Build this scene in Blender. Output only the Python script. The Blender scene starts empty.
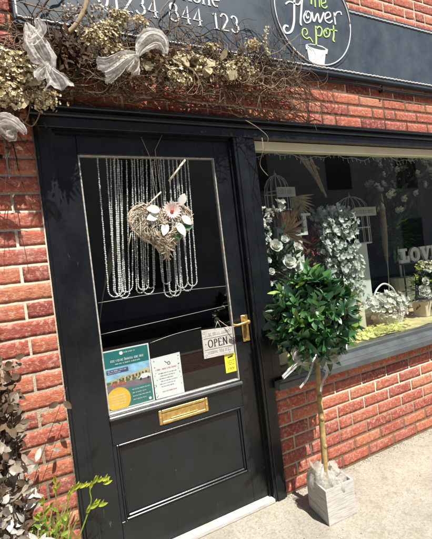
import bpy, math, random
import numpy as np
from mathutils import Vector, Matrix, noise
R = math.radians
scene = bpy.context.scene
col = scene.collection
rnd = random.Random(7)

# ------------------------------------------------------------ camera
CAM = Vector((0.0, -1.812, 1.305))
FPX = 395.1                                    # focal length in pixels of the 432 px wide photo
YAW, PITCH, ROLL = 0.4777, -0.00987, 0.1173
def ray(px, py):
    x0, y0 = px - 216, py - 269.5
    c, s = math.cos(ROLL), math.sin(ROLL); x = c*x0 - s*y0; y = s*x0 + c*y0
    v = (x/FPX, -y/FPX, 1.0)
    c, s = math.cos(PITCH), math.sin(PITCH); v = (v[0], c*v[1] + s*v[2], -s*v[1] + c*v[2])
    c, s = math.cos(YAW), math.sin(YAW); v = (c*v[0] + s*v[2], v[1], -s*v[0] + c*v[2])
    return Vector((v[0], v[2], v[1]))
def at(px, py, y=0.0):                         # where a point seen in the photo lies on the vertical plane at depth y
    r = ray(px, py); return CAM + r*((y - CAM.y)/r.y)
cam_data = bpy.data.cameras.new('camera')
cam = bpy.data.objects.new('camera', cam_data); col.objects.link(cam)
fw = ray(216, 269.5); rt = (ray(217, 269.5) - fw).normalized(); up = (ray(216, 268.5) - fw).normalized(); fw.normalize()
M = Matrix(((rt.x, up.x, -fw.x, CAM.x), (rt.y, up.y, -fw.y, CAM.y), (rt.z, up.z, -fw.z, CAM.z), (0, 0, 0, 1)))
cam.matrix_world = M
cam_data.sensor_fit = 'HORIZONTAL'; cam_data.sensor_width = 36.0; cam_data.lens = 36.0*FPX/432.0
cam_data.clip_start = 0.02; cam_data.clip_end = 2000
scene.camera = cam

# ------------------------------------------------------------ light
SUN_DIR = Vector((-0.25, 1.0, -1.85)).normalized()      # the way the light travels
world = bpy.data.worlds.new('World'); scene.world = world; world.use_nodes = True
nt = world.node_tree; bg = nt.nodes['Background']
sky = nt.nodes.new('ShaderNodeTexSky'); sky.sky_type = 'NISHITA'; sky.sun_disc = False
toward = -SUN_DIR
sky.sun_elevation = math.asin(toward.z); sky.sun_rotation = math.atan2(toward.x, toward.y)
nt.links.new(sky.outputs[0], bg.inputs[0]); bg.inputs[1].default_value = 0.055
sl = bpy.data.lights.new('sun', 'SUN'); sl.energy = 5.0; sl.angle = R(0.5); sl.color = (1.0, 0.95, 0.87)
sun = bpy.data.objects.new('sun', sl); col.objects.link(sun); sun.location = (2, -6, 10)
sun.rotation_euler = SUN_DIR.to_track_quat('-Z', 'Y').to_euler()
scene.view_settings.view_transform = 'Standard'; scene.view_settings.look = 'None'
scene.view_settings.gamma = 1.0; scene.view_settings.use_curve_mapping = False
scene.view_settings.exposure = 0.82
scene.render.engine = 'CYCLES'
scene.cycles.max_bounces = 8; scene.cycles.transparent_max_bounces = 24; scene.cycles.diffuse_bounces = 3

# ------------------------------------------------------------ materials
def lin(c): return tuple(c[:3]) + (1.0,)
def newmat(name):
    m = bpy.data.materials.new(name); m.use_nodes = True
    return m, m.node_tree, m.node_tree.nodes['Principled BSDF']
def noise_node(t, scale, detail=4, rough=0.6, stretch=None, rot=None):
    tc = t.nodes.new('ShaderNodeTexCoord'); n = t.nodes.new('ShaderNodeTexNoise')
    n.inputs['Scale'].default_value = scale; n.inputs['Detail'].default_value = detail; n.inputs['Roughness'].default_value = rough
    mp = t.nodes.new('ShaderNodeMapping'); t.links.new(tc.outputs['Object'], mp.inputs[0])
    if stretch: mp.inputs['Scale'].default_value = stretch
    if rot: mp.inputs['Rotation'].default_value = rot
    t.links.new(mp.outputs[0], n.inputs['Vector'])
    return n
def ramp(t, src, stops, interp='LINEAR'):
    r = t.nodes.new('ShaderNodeValToRGB'); r.color_ramp.interpolation = interp
    while len(r.color_ramp.elements) < len(stops): r.color_ramp.elements.new(0.5)
    for e, (p, c) in zip(r.color_ramp.elements, stops):
        e.position = p; e.color = lin(c) if hasattr(c, '__len__') else (c, c, c, 1)
    t.links.new(src, r.inputs[0]); return r
def mixc(t, fac, a, b, mode='MIX'):
    m = t.nodes.new('ShaderNodeMix'); m.data_type = 'RGBA'; m.blend_type = mode
    for sock, v in ((m.inputs[0], fac), (m.inputs[6], a), (m.inputs[7], b)):
        if hasattr(v, 'links') or hasattr(v, 'is_linked'): t.links.new(v, sock)
        elif hasattr(v, '__len__'): sock.default_value = lin(v)
        else: sock.default_value = v
    return m.outputs[2]
def bump(t, p, h, strength=0.4, dist=0.003, prev=None):
    b = t.nodes.new('ShaderNodeBump'); b.inputs['Strength'].default_value = strength; b.inputs['Distance'].default_value = dist
    t.links.new(h, b.inputs['Height'])
    if prev: t.links.new(prev, b.inputs['Normal'])
    t.links.new(b.outputs[0], p.inputs['Normal']); return b.outputs[0]
def tone(t):
    a = t.nodes.new('ShaderNodeAttribute'); a.attribute_name = 'tone'; return a.outputs['Fac']

def mat_simple(name, c, rough=0.6, var=0.25, scale=30, metal=0.0, bumpd=0.0, spec=0.5, c2=None, bscale=None):
    m, t, p = newmat(name)
    n = noise_node(t, scale)
    dark = tuple(x*(1 - var) for x in c); lite = c2 or tuple(min(1, x*(1 + var)) for x in c)
    r = ramp(t, n.outputs[0], [(0.3, dark), (0.7, lite)])
    t.links.new(r.outputs[0], p.inputs['Base Color'])
    p.inputs['Roughness'].default_value = rough; p.inputs['Metallic'].default_value = metal
    p.inputs['Specular IOR Level'].default_value = spec
    if bumpd: bump(t, p, noise_node(t, bscale or scale*3).outputs[0], 0.6, bumpd)
    return m
def mat_tone(name, stops, rough=0.6, spec=0.5, transl=0.0, nscale=60, nvar=0.35, bumpd=0.0):
    # colour picked by the per-face attribute, broken up with noise; optional light through the sheet
    m, t, p = newmat(name)
    r = ramp(t, tone(t), stops)
    n = noise_node(t, nscale); nr = ramp(t, n.outputs[0], [(0.3, 1 - nvar), (0.7, 1.0 + nvar*0.3)])
    c = mixc(t, 1.0, r.outputs[0], nr.outputs[0], 'MULTIPLY')
    t.links.new(c, p.inputs['Base Color']); p.inputs['Roughness'].default_value = rough; p.inputs['Specular IOR Level'].default_value = spec
    if bumpd: bump(t, p, n.outputs[0], 0.6, bumpd)
    if transl:
        tr = t.nodes.new('ShaderNodeBsdfTranslucent'); t.links.new(c, tr.inputs[0])
        mx = t.nodes.new('ShaderNodeMixShader'); mx.inputs[0].default_value = transl
        t.links.new(p.outputs[0], mx.inputs[1]); t.links.new(tr.outputs[0], mx.inputs[2])
        t.links.new(mx.outputs[0], t.nodes['Material Output'].inputs['Surface'])
    return m

# brick: rustic fired clay, per-brick tone plus streaks and pale bloom
m_brick, t, p = newmat('brick')
base = ramp(t, tone(t), [(0.0, (0.24, 0.062, 0.050)), (0.25, (0.36, 0.090, 0.064)), (0.5, (0.42, 0.118, 0.076)), (0.75, (0.47, 0.150, 0.084)), (1.0, (0.50, 0.20, 0.11))])
n1 = noise_node(t, 26, 6, 0.7, (1, 1, 1.7), (0, 0.6, 0))
c1 = mixc(t, ramp(t, n1.outputs[0], [(0.34, 0.6), (0.50, 0.0)]).outputs[0], base.outputs[0], (0.17, 0.04, 0.04))
n2 = noise_node(t, 60, 5, 0.75)
c2 = mixc(t, ramp(t, n2.outputs[0], [(0.50, 0.0), (0.66, 0.85)]).outputs[0], c1, (0.60, 0.38, 0.27))
n3 = noise_node(t, 6, 3)
c3 = mixc(t, ramp(t, n3.outputs[0], [(0.5, 0.0), (0.75, 0.30)]).outputs[0], c2, (0.46, 0.30, 0.25))
t.links.new(c3, p.inputs['Base Color']); p.inputs['Roughness'].default_value = 0.9; p.inputs['Specular IOR Level'].default_value = 0.2
nb = noise_node(t, 55, 5, 0.65, (1, 1, 2.4), (0, 0.7, 0))
b1 = bump(t, p, nb.outputs[0], 0.9, 0.0045)
bump(t, p, noise_node(t, 260, 3).outputs[0], 0.5, 0.002, b1)

m_mortar, t, p = newmat('mortar')
n = noise_node(t, 90, 5, 0.7); n4 = noise_node(t, 5, 3)
c = mixc(t, ramp(t, n4.outputs[0], [(0.4, 0.0), (0.7, 0.6)]).outputs[0], ramp(t, n.outputs[0], [(0.3, (0.58, 0.48, 0.36)), (0.7, (0.78, 0.69, 0.55))]).outputs[0], (0.50, 0.40, 0.29))
t.links.new(c, p.inputs['Base Color']); p.inputs['Roughness'].default_value = 0.95; p.inputs['Specular IOR Level'].default_value = 0.1
bump(t, p, n.outputs[0], 0.8, 0.005)

# gloss black paint with a blue cast: brush drag, dust, chips
def paint(name, c, rough, chips=0.35, chipc=(0.30, 0.30, 0.29)):
    m, t, p = newmat(name)
    drag = noise_node(t, 40, 4, 0.6, (3, 3, 0.25)); dust = noise_node(t, 7, 6, 0.7)
    c0 = ramp(t, dust.outputs[0], [(0.35, c), (0.75, tuple(x*1.7 + 0.004 for x in c))])
    ch = noise_node(t, 28, 8, 0.75, (1.6, 1.6, 0.45), (0, 0.2, 0))
    cf = ramp(t, ch.outputs[0], [(0.66, 0.0), (0.70, chips)])
    t.links.new(mixc(t, cf.outputs[0], c0.outputs[0], chipc), p.inputs['Base Color'])
    rr = ramp(t, dust.outputs[0], [(0.3, rough*0.8), (0.7, rough*1.4)])
    t.links.new(rr.outputs[0], p.inputs['Roughness'])
    p.inputs['Specular IOR Level'].default_value = 0.45
    bump(t, p, drag.outputs[0], 0.25, 0.0015)
    return m
m_black = paint('black_paint', (0.0058, 0.0076, 0.0092), 0.25)
m_sill = paint('black_paint_glare_grey', (0.060, 0.066, 0.070), 0.28, 0.3)  # the sill's black paint, greyed so its colour carries sun and sky glare
m_sign = paint('sign_blue_grey', (0.036, 0.051, 0.068), 0.5, 0.15, (0.2, 0.24, 0.3))
m_white = mat_simple('white_paint', (0.80, 0.79, 0.76), 0.5, 0.06)
m_bead = mat_simple('bead_strip_grey', (0.40, 0.38, 0.35), 0.45, 0.35, 60)
m_green_paint = mat_simple('lime_paint', (0.50, 0.66, 0.22), 0.5, 0.08)
m_cream = mat_simple('cream_blind', (0.80, 0.76, 0.56), 0.6, 0.06, 12)
m_pale = mat_simple('pale_panel', (0.68, 0.72, 0.66), 0.6, 0.1, 12)
m_brass = mat_simple('aged_brass', (0.62, 0.42, 0.14), 0.36, 0.3, 50, metal=0.75, bumpd=0.0004)
m_steel = mat_simple('dull_steel', (0.55, 0.55, 0.53), 0.35, 0.2, metal=0.9)
m_rubber = mat_simple('black_cable', (0.014, 0.014, 0.016), 0.4)
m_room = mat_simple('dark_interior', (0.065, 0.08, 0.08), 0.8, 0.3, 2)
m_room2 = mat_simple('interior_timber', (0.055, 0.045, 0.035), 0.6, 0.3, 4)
m_wire = mat_simple('thin_wire', (0.55, 0.54, 0.50), 0.4, 0.2, metal=0.3)

m_concrete, t, p = newmat('weathered_concrete')
nA = noise_node(t, 3.2, 6, 0.7); nB = noise_node(t, 70, 4, 0.8); nC = noise_node(t, 220, 2, 0.6)
c = ramp(t, nA.outputs[0], [(0.3, (0.30, 0.275, 0.225)), (0.55, (0.40, 0.37, 0.31)), (0.8, (0.48, 0.45, 0.385))]).outputs[0]
c = mixc(t, ramp(t, nB.outputs[0], [(0.35, 0.55), (0.5, 0.0)]).outputs[0], c, (0.17, 0.145, 0.11))
c = mixc(t, ramp(t, nB.outputs[0], [(0.58, 0.0), (0.7, 0.6)]).outputs[0], c, (0.62, 0.57, 0.46))
c = mixc(t, ramp(t, nC.outputs[0], [(0.62, 0.0), (0.70, 0.6)]).outputs[0], c, (0.12, 0.10, 0.08))
nD = noise_node(t, 13, 6, 0.8)
c = mixc(t, ramp(t, nD.outputs[0], [(0.50, 0.0), (0.66, 0.6)]).outputs[0], c, (0.22, 0.19, 0.14))
t.links.new(c, p.inputs['Base Color']); p.inputs['Roughness'].default_value = 0.92; p.inputs['Specular IOR Level'].default_value = 0.2
b1 = bump(t, p, nB.outputs[0], 0.9, 0.006); bump(t, p, nC.outputs[0], 0.6, 0.003, b1)
m_asphalt = mat_simple('asphalt', (0.05, 0.05, 0.05), 0.9, 0.3, 60, bumpd=0.004)
m_grit = mat_tone('grit', [(0, (0.20, 0.17, 0.12)), (0.5, (0.42, 0.37, 0.28)), (1, (0.6, 0.55, 0.44))], 0.95, 0.1)
m_block, t, p = newmat('block_paving')
bt = t.nodes.new('ShaderNodeTexBrick'); tc = t.nodes.new('ShaderNodeTexCoord'); t.links.new(tc.outputs['Object'], bt.inputs['Vector'])
bt.inputs['Scale'].default_value = 1.0; bt.inputs['Brick Width'].default_value = 0.2; bt.inputs['Row Height'].default_value = 0.1
bt.inputs['Mortar Size'].default_value = 0.006; bt.inputs['Color1'].default_value = (0.30, 0.12, 0.08, 1); bt.inputs['Color2'].default_value = (0.22, 0.10, 0.08, 1); bt.inputs['Mortar'].default_value = (0.05, 0.045, 0.04, 1)
t.links.new(bt.outputs[0], p.inputs['Base Color']); p.inputs['Roughness'].default_value = 0.9

m_glass = bpy.data.materials.new('window_glass'); m_glass.use_nodes = True; t = m_glass.node_tree; t.nodes.clear()
o = t.nodes.new('ShaderNodeOutputMaterial'); tr = t.nodes.new('ShaderNodeBsdfTransparent'); tr.inputs[0].default_value = (0.88, 0.93, 0.91, 1)
gl = t.nodes.new('ShaderNodeBsdfGlossy'); gl.inputs['Roughness'].default_value = 0.015; fr = t.nodes.new('ShaderNodeFresnel'); ge = t.nodes.new('ShaderNodeNewGeometry'); mi_ = t.nodes.new('ShaderNodeMapRange'); t.links.new(ge.outputs['Backfacing'], mi_.inputs[0]); mi_.inputs[3].default_value = 1.52; mi_.inputs[4].default_value = 1/1.52; t.links.new(mi_.outputs[0], fr.inputs[0])
mx = t.nodes.new('ShaderNodeMixShader'); dbl = t.nodes.new('ShaderNodeMath'); dbl.operation = 'MULTIPLY'; dbl.use_clamp = True; dbl.inputs[1].default_value = 1.9; t.links.new(fr.outputs[0], dbl.inputs[0]); t.links.new(dbl.outputs[0], mx.inputs[0]); t.links.new(tr.outputs[0], mx.inputs[1]); t.links.new(gl.outputs[0], mx.inputs[2]); t.links.new(mx.outputs[0], o.inputs[0])
tc = t.nodes.new('ShaderNodeTexCoord'); nn = t.nodes.new('ShaderNodeTexNoise'); nn.inputs['Scale'].default_value = 1.5; bb = t.nodes.new('ShaderNodeBump'); bb.inputs['Strength'].default_value = 0.05; bb.inputs['Distance'].default_value = 0.01
t.links.new(tc.outputs['Object'], nn.inputs['Vector']); t.links.new(nn.outputs[0], bb.inputs['Height']); t.links.new(bb.outputs[0], gl.inputs['Normal'])

def organza(name, c, alpha):
    m = bpy.data.materials.new(name); m.use_nodes = True; t = m.node_tree; t.nodes.clear()
    o = t.nodes.new('ShaderNodeOutputMaterial'); tr = t.nodes.new('ShaderNodeBsdfTransparent')
    d = t.nodes.new('ShaderNodeBsdfPrincipled'); d.inputs['Base Color'].default_value = lin(c); d.inputs['Roughness'].default_value = 0.45
    tl = t.nodes.new('ShaderNodeBsdfTranslucent'); tl.inputs[0].default_value = lin(c)
    m1 = t.nodes.new('ShaderNodeMixShader'); m1.inputs[0].default_value = 0.4; t.links.new(d.outputs[0], m1.inputs[1]); t.links.new(tl.outputs[0], m1.inputs[2])
    n = noise_node(t, 22, 6, 0.75, (1, 1, 3)); r = ramp(t, n.outputs[0], [(0.35, alpha*0.45), (0.65, min(1, alpha*1.5))])
    m2 = t.nodes.new('ShaderNodeMixShader'); t.links.new(r.outputs[0], m2.inputs[0]); t.links.new(tr.outputs[0], m2.inputs[1]); t.links.new(m1.outputs[0], m2.inputs[2])
    t.links.new(m2.outputs[0], o.inputs[0]); return m
m_organza = organza('white_organza', (0.88, 0.86, 0.83), 0.62)
m_ribbon = organza('ribbon_gauze', (0.85, 0.83, 0.80), 0.85)
m_hessian = organza('frayed_gauze', (0.66, 0.62, 0.55), 0.9)

m_leaf = mat_tone('glossy_leaf', [(0, (0.016, 0.060, 0.022)), (0.45, (0.036, 0.130, 0.036)), (0.75, (0.075, 0.22, 0.050)), (1, (0.28, 0.44, 0.07))], 0.36, 1.0, 0.10, 40, 0.3)
m_trunk = mat_simple('pale_bark', (0.40, 0.28, 0.11), 0.8, 0.4, 30, bumpd=0.002)
m_white_petal = mat_tone('white_petal', [(0, (0.62, 0.60, 0.50)), (0.6, (0.80, 0.79, 0.72)), (1, (0.86, 0.86, 0.82))], 0.6, 0.3, 0.25, 50, 0.1)
m_cream_petal = mat_tone('cream_dried_petal', [(0, (0.20, 0.13, 0.05)), (0.3, (0.50, 0.40, 0.20)), (0.6, (0.80, 0.72, 0.48)), (1, (0.92, 0.88, 0.74))], 0.8, 0.1, 0.25, 60, 0.2)
m_yellow_petal = mat_tone('yellow_petal', [(0, (0.70, 0.70, 0.10)), (1, (0.88, 0.88, 0.42))], 0.6, 0.2, 0.3)
m_pink_petal = mat_tone('pink_petal', [(0, (0.80, 0.42, 0.40)), (1, (0.86, 0.74, 0.70))], 0.6, 0.2, 0.2)
m_dusty_petal = mat_tone('dusty_blossom', [(0, (0.28, 0.34, 0.28)), (0.4, (0.58, 0.63, 0.56)), (1, (0.82, 0.85, 0.80))], 0.7, 0.2, 0.2)
m_red_leaf = mat_tone('dark_red_leaf', [(0, (0.08, 0.015, 0.02)), (1, (0.34, 0.05, 0.06))], 0.6, 0.3, 0.1)
m_dry_leaf = mat_tone('dried_leaf', [(0, (0.07, 0.045, 0.03)), (0.35, (0.20, 0.14, 0.09)), (0.7, (0.50, 0.46, 0.40)), (1, (0.76, 0.73, 0.68))], 0.8, 0.15, 0.15)
m_brown_leaf = mat_tone('brown_leaf', [(0, (0.035, 0.02, 0.012)), (0.5, (0.14, 0.07, 0.035)), (1, (0.34, 0.20, 0.09))], 0.7, 0.2, 0.15)
m_dark_leaf = mat_tone('dark_leaf', [(0, (0.012, 0.025, 0.014)), (1, (0.05, 0.10, 0.04))], 0.5, 0.4, 0.1)
m_lime = mat_tone('fresh_green', [(0, (0.10, 0.20, 0.03)), (0.5, (0.30, 0.42, 0.05)), (1, (0.62, 0.66, 0.08))], 0.5, 0.3, 0.3)
m_lime_dry = mat_tone('yellowing_blade', [(0, (0.16, 0.22, 0.05)), (0.6, (0.38, 0.34, 0.10)), (1, (0.55, 0.46, 0.24))], 0.7, 0.2, 0.25)
m_twig = mat_tone('twig_bark', [(0, (0.035, 0.025, 0.02)), (0.5, (0.13, 0.09, 0.06)), (1, (0.42, 0.33, 0.22))], 0.85, 0.2)
m_wicker = mat_tone('wicker', [(0, (0.24, 0.18, 0.12)), (0.4, (0.50, 0.41, 0.30)), (1, (0.80, 0.72, 0.58))], 0.7, 0.3)
m_straw = mat_tone('straw_plume', [(0, (0.38, 0.31, 0.19)), (1, (0.66, 0.57, 0.38))], 0.8, 0.1, 0.2)
m_pearl = mat_simple('pearl_glass', (0.86, 0.86, 0.84), 0.18, 0.15, 90, spec=0.8)
m_wash = None
m_wash, t, p = newmat('whitewashed_wood')
n = noise_node(t, 30, 5, 0.7, (0.5, 0.5, 5)); n2 = noise_node(t, 12, 4)
c = ramp(t, n.outputs[0], [(0.3, (0.28, 0.26, 0.23)), (0.48, (0.48, 0.46, 0.43)), (0.7, (0.62, 0.61, 0.58))]).outputs[0]
c = mixc(t, ramp(t, n2.outputs[0], [(0.45, 0.0), (0.75, 0.4)]).outputs[0], c, (0.48, 0.42, 0.34))
t.links.new(c, p.inputs['Base Color']); p.inputs['Roughness'].default_value = 0.85; bump(t, p, n.outputs[0], 0.6, 0.002)
m_cloth = mat_simple('tan_display_cloth', (0.50, 0.42, 0.20), 0.9, 0.35, 14, bumpd=0.003)
m_yellow = mat_simple('yellow_card', (0.85, 0.80, 0.05), 0.5, 0.05)
m_ink = mat_simple('black_ink', (0.03, 0.03, 0.03), 0.6)
m_greyink = mat_simple('grey_ink', (0.25, 0.25, 0.25), 0.6)
m_teal = mat_simple('teal_print', (0.012, 0.17, 0.17), 0.35, 0.1)
m_sky_print = mat_simple('sky_print', (0.30, 0.56, 0.78), 0.35, 0.3, 25)
m_orange = mat_simple('amber_print', (0.85, 0.50, 0.05), 0.35, 0.15, 20)
m_paper = mat_simple('paper', (0.82, 0.82, 0.84), 0.5, 0.03)
m_redp = mat_simple('red_print', (0.55, 0.10, 0.07), 0.4)
m_pinkink = mat_simple('pink_print', (0.65, 0.25, 0.28), 0.5)
m_stone_p = mat_simple('stone_print', (0.50, 0.44, 0.30), 0.4, 0.4, 90)
m_road_p = mat_simple('road_print', (0.20, 0.17, 0.20), 0.4)
m_greenp = mat_simple('foliage_print', (0.08, 0.14, 0.05), 0.4, 0.4, 90)
m_navyp = mat_simple('navy_print', (0.04, 0.08, 0.20), 0.4)
m_terracotta = mat_simple('pale_pot', (0.66, 0.60, 0.45), 0.7, 0.1)

# ------------------------------------------------------------ mesh tools
class MB:
    def __init__(s): s.v = []; s.f = []; s.t = []; s.m = []
    def add(s, vs, fs, tn=0.5, mi=0):
        b = len(s.v); s.v += [tuple(x) for x in vs]
        for f in fs: s.f.append([b + i for i in f]); s.t.append(tn); s.m.append(mi)
    def box(s, x0, x1, y0, y1, z0, z1, tn=0.5, mi=0, bev=0.0):
        if not bev:
            vs = [(x, y, z) for z in (z0, z1) for y in (y0, y1) for x in (x0, x1)]
            s.add(vs, [(0, 1, 5, 4), (1, 3, 7, 5), (3, 2, 6, 7), (2, 0, 4, 6), (4, 5, 7, 6), (0, 2, 3, 1)], tn, mi)
            return
        b = bev; lay = []
        for z, i in ((z0, b), (z0 + b, 0), (z1 - b, 0), (z1, b)):
            for (x, y) in ((x0 + i, y0 + b if not i else y0 + b), ):
                pass
            c = b
            ring = [(x0 + c, y0 + (i and b)), (x1 - c, y0 + (i and b)), (x1 - (i and b), y0 + c), (x1 - (i and b), y1 - c), (x1 - c, y1 - (i and b)), (x0 + c, y1 - (i and b)), (x0 + (i and b), y1 - c), (x0 + (i and b), y0 + c)]
            lay.append([(x, y, z) for x, y in ring])
        vs = [q for l in lay for q in l]; fs = []
        for k in range(3):
            for j in range(8):
                a = k*8 + j; c = k*8 + (j + 1) % 8; fs.append((a, c, c + 8, a + 8))
        fs.append(tuple(range(7, -1, -1))); fs.append(tuple(range(24, 32)))
        s.add(vs, fs, tn, mi)
    def tube(s, pts, r, n=6, tn=0.5, mi=0, r1=None, cap=True):
        pts = [Vector(q) for q in pts]; L = len(pts); vs = []; u = None
        for i, q in enumerate(pts):
            d = (pts[min(i + 1, L - 1)] - pts[max(i - 1, 0)])
            if d.length < 1e-9: d = Vector((0, 0, 1))
            d.normalize()
            if u is None: u = d.orthogonal().normalized()
            else:
                u = u - d*u.dot(d)
                u = u.normalized() if u.length > 1e-6 else d.orthogonal().normalized()
            w = d.cross(u); rr = r if r1 is None else r + (r1 - r)*i/(L - 1)
            for k in range(n):
                a = 2*math.pi*k/n; vs.append(q + (u*math.cos(a) + w*math.sin(a))*rr)
        fs = []
        for i in range(L - 1):
            for k in range(n):
                a = i*n + k; b = i*n + (k + 1) % n; fs.append((a, b, b + n, a + n))
        if cap: fs.append(tuple(range(n - 1, -1, -1))); fs.append(tuple((L - 1)*n + k for k in range(n)))
        s.add(vs, fs, tn, mi)
    def ball(s, c, r, nu=8, nv=5, tn=0.5, mi=0, sq=(1, 1, 1)):
        c = Vector(c); vs = [c + Vector((0, 0, -r*sq[2]))]
        for j in range(1, nv):
            ph = math.pi*j/nv - math.pi/2
            for i in range(nu):
                a = 2*math.pi*i/nu; vs.append(c + Vector((r*sq[0]*math.cos(ph)*math.cos(a), r*sq[1]*math.cos(ph)*math.sin(a), r*sq[2]*math.sin(ph))))
        vs.append(c + Vector((0, 0, r*sq[2]))); fs = []
        for i in range(nu): fs.append((0, 1 + (i + 1) % nu, 1 + i))
        for j in range(nv - 2):
            for i in range(nu):
                a = 1 + j*nu + i; b = 1 + j*nu + (i + 1) % nu; fs.append((a, b, b + nu, a + nu))
        e = len(vs) - 1; k = 1 + (nv - 2)*nu
        for i in range(nu): fs.append((k + i, k + (i + 1) % nu, e))
        s.add(vs, fs, tn, mi)
    def leaf(s, base, d, nrm, L, W, curl=0.15, fold=0.2, tn=0.5, mi=0, rows=5, blunt=0.0):
        base = Vector(base); d = Vector(d).normalized(); nrm = Vector(nrm); side = d.cross(nrm)
        if side.length < 1e-5: side = d.orthogonal()
        side.normalize(); nrm = side.cross(d).normalized(); vs = []
        for i in range(rows):
            u = i/(rows - 1); w = W*0.5*math.sin(math.pi*min(1, u**0.95))**0.7 if 0 < i < rows - 1 else W*0.04
            if blunt and i == rows - 1: w = W*blunt*.5
            elif blunt and i == rows - 2: w = W*.5
            p0 = base + d*(L*u) - nrm*(curl*L*u*u)
            vs += [p0 - side*w + nrm*(fold*w), p0, p0 + side*w + nrm*(fold*w)]
        fs = []
        for i in range(rows - 1):
            a = i*3; fs += [(a, a + 1, a + 4, a + 3), (a + 1, a + 2, a + 5, a + 4)]
        s.add(vs, fs, tn, mi)
    def flower(s, c, nrm, r, n=6, layers=2, cup=0.5, tn=(0.4, 1.0), mi=0, wide=1.0):
        c = Vector(c); nrm = Vector(nrm).normalized(); u = nrm.orthogonal().normalized(); w = nrm.cross(u)
        a0 = rnd.random()*6.28
        for l in range(layers):
            rr = r*max(.3, 1 - (0.32 if layers < 3 else .18)*l); cu = cup + (0.45 if layers < 3 else .55)*l
            for k in range(n):
                a = a0 + 2*math.pi*(k + 0.5*l)/n + rnd.uniform(-.12, .12); d = (u*math.cos(a) + w*math.sin(a)) + nrm*cu
                s.leaf(c, d, nrm, rr, rr*2.6/n*1.5*wide, -0.15 + rnd.uniform(-.1, .15), 0.15, rnd.uniform(*tn), mi, 4, blunt=.55)
    def sheet(s, fn, nu, nv, tn=0.5, mi=0):
        vs = [fn(i/nu, j/nv) for j in range(nv + 1) for i in range(nu + 1)]
        s.add(vs, [(j*(nu + 1) + i, j*(nu + 1) + i + 1, (j + 1)*(nu + 1) + i + 1, (j + 1)*(nu + 1) + i) for j in range(nv) for i in range(nu)], tn, mi)
    def build(s, name, mats, parent=None, smooth=True, sharp=None):
        me = bpy.data.meshes.new(name); me.from_pydata(s.v, [], s.f); me.update()
        mats = mats if isinstance(mats, (list, tuple)) else [mats]
        for m in mats: me.materials.append(m)
        if len(mats) > 1: me.polygons.foreach_set('material_index', s.m)
        a = me.attributes.new('tone', 'FLOAT', 'FACE'); a.data.foreach_set('value', [float(x) for x in s.t])
        if smooth:
            me.polygons.foreach_set('use_smooth', [True]*len(s.f))
            if sharp: me.set_sharp_from_angle(angle=R(sharp))
        o = bpy.data.objects.new(name, me); col.objects.link(o)
        if parent:
            o.parent = parent
            P = parent; T = Vector((0, 0, 0))
            while P: T += P.location; P = P.parent
            o.location = -T                       # parts are built in world coordinates
        return o
def tag(o, label, cat=None, group=None, kind=None):
    o['label'] = label
    if cat: o['category'] = cat
    if group: o['group'] = group
    if kind: o['kind'] = kind
    return o
def thing(name, loc, label, cat, group=None):
    o = bpy.data.objects.new(name, None); col.objects.link(o); o.location = loc; o.empty_display_size = 0.1
    return tag(o, label, cat, group)
def structure(o, label=None):
    o['kind'] = 'structure'
    if label: o['label'] = label
    return o
def crom(pts, k=6):
    pts = [Vector(q) for q in pts]; out = []; n = len(pts)
    if n < 3: return [pts[0].lerp(pts[-1], i/k) for i in range(k + 1)]
    for i in range(n - 1):
        p0, p1, p2, p3 = pts[max(i - 1, 0)], pts[i], pts[i + 1], pts[min(i + 2, n - 1)]
        for j in range(k):
            u = j/k; out.append(0.5*((2*p1) + (p2 - p0)*u + (2*p0 - 5*p1 + 4*p2 - p3)*u*u + (3*p1 - p0 - 3*p2 + p3)*u**3))
    out.append(pts[-1]); return out
def stroke(mb, pts, w0, w1, y, k=6, depth=0.002, tn=0.5, mi=0, smooth=True):
    # brush stroke on a plane y = const: pts are (x, z); w0 width of level strokes, w1 of upright ones
    P = crom([(a, 0, b) for a, b in pts], k) if smooth else [Vector((a, 0, b)) for a, b in pts]
    L = []; Rr = []
    for i, q in enumerate(P):
        d = P[min(i + 1, len(P) - 1)] - P[max(i - 1, 0)]
        if d.length < 1e-9: continue
        d.normalize(); w = 0.5*(w0 + (w1 - w0)*abs(d.z)); n = Vector((-d.z, 0, d.x))*w
        L.append(q + n); Rr.append(q - n)
    m = len(L); vs = [(a.x, y, a.z) for a in L] + [(a.x, y, a.z) for a in Rr] + [(a.x, y + depth, a.z) for a in L] + [(a.x, y + depth, a.z) for a in Rr]
    fs = []
    for i in range(m - 1):
        fs += [(i, i + 1, m + i + 1, m + i), (i, 2*m + i, 2*m + i + 1, i + 1), (m + i, m + i + 1, 3*m + i + 1, 3*m + i)]
    fs += [(0, m, 3*m, 2*m), (m - 1, 3*m - 1, 4*m - 1, 2*m - 1)]
    mb.add(vs, fs, tn, mi)
def arc(cx, cz, rx, rz, a0, a1, n=14):
    return [(cx + rx*math.cos(R(a0 + (a1 - a0)*i/n)), cz + rz*math.sin(R(a0 + (a1 - a0)*i/n))) for i in range(n + 1)]
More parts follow.
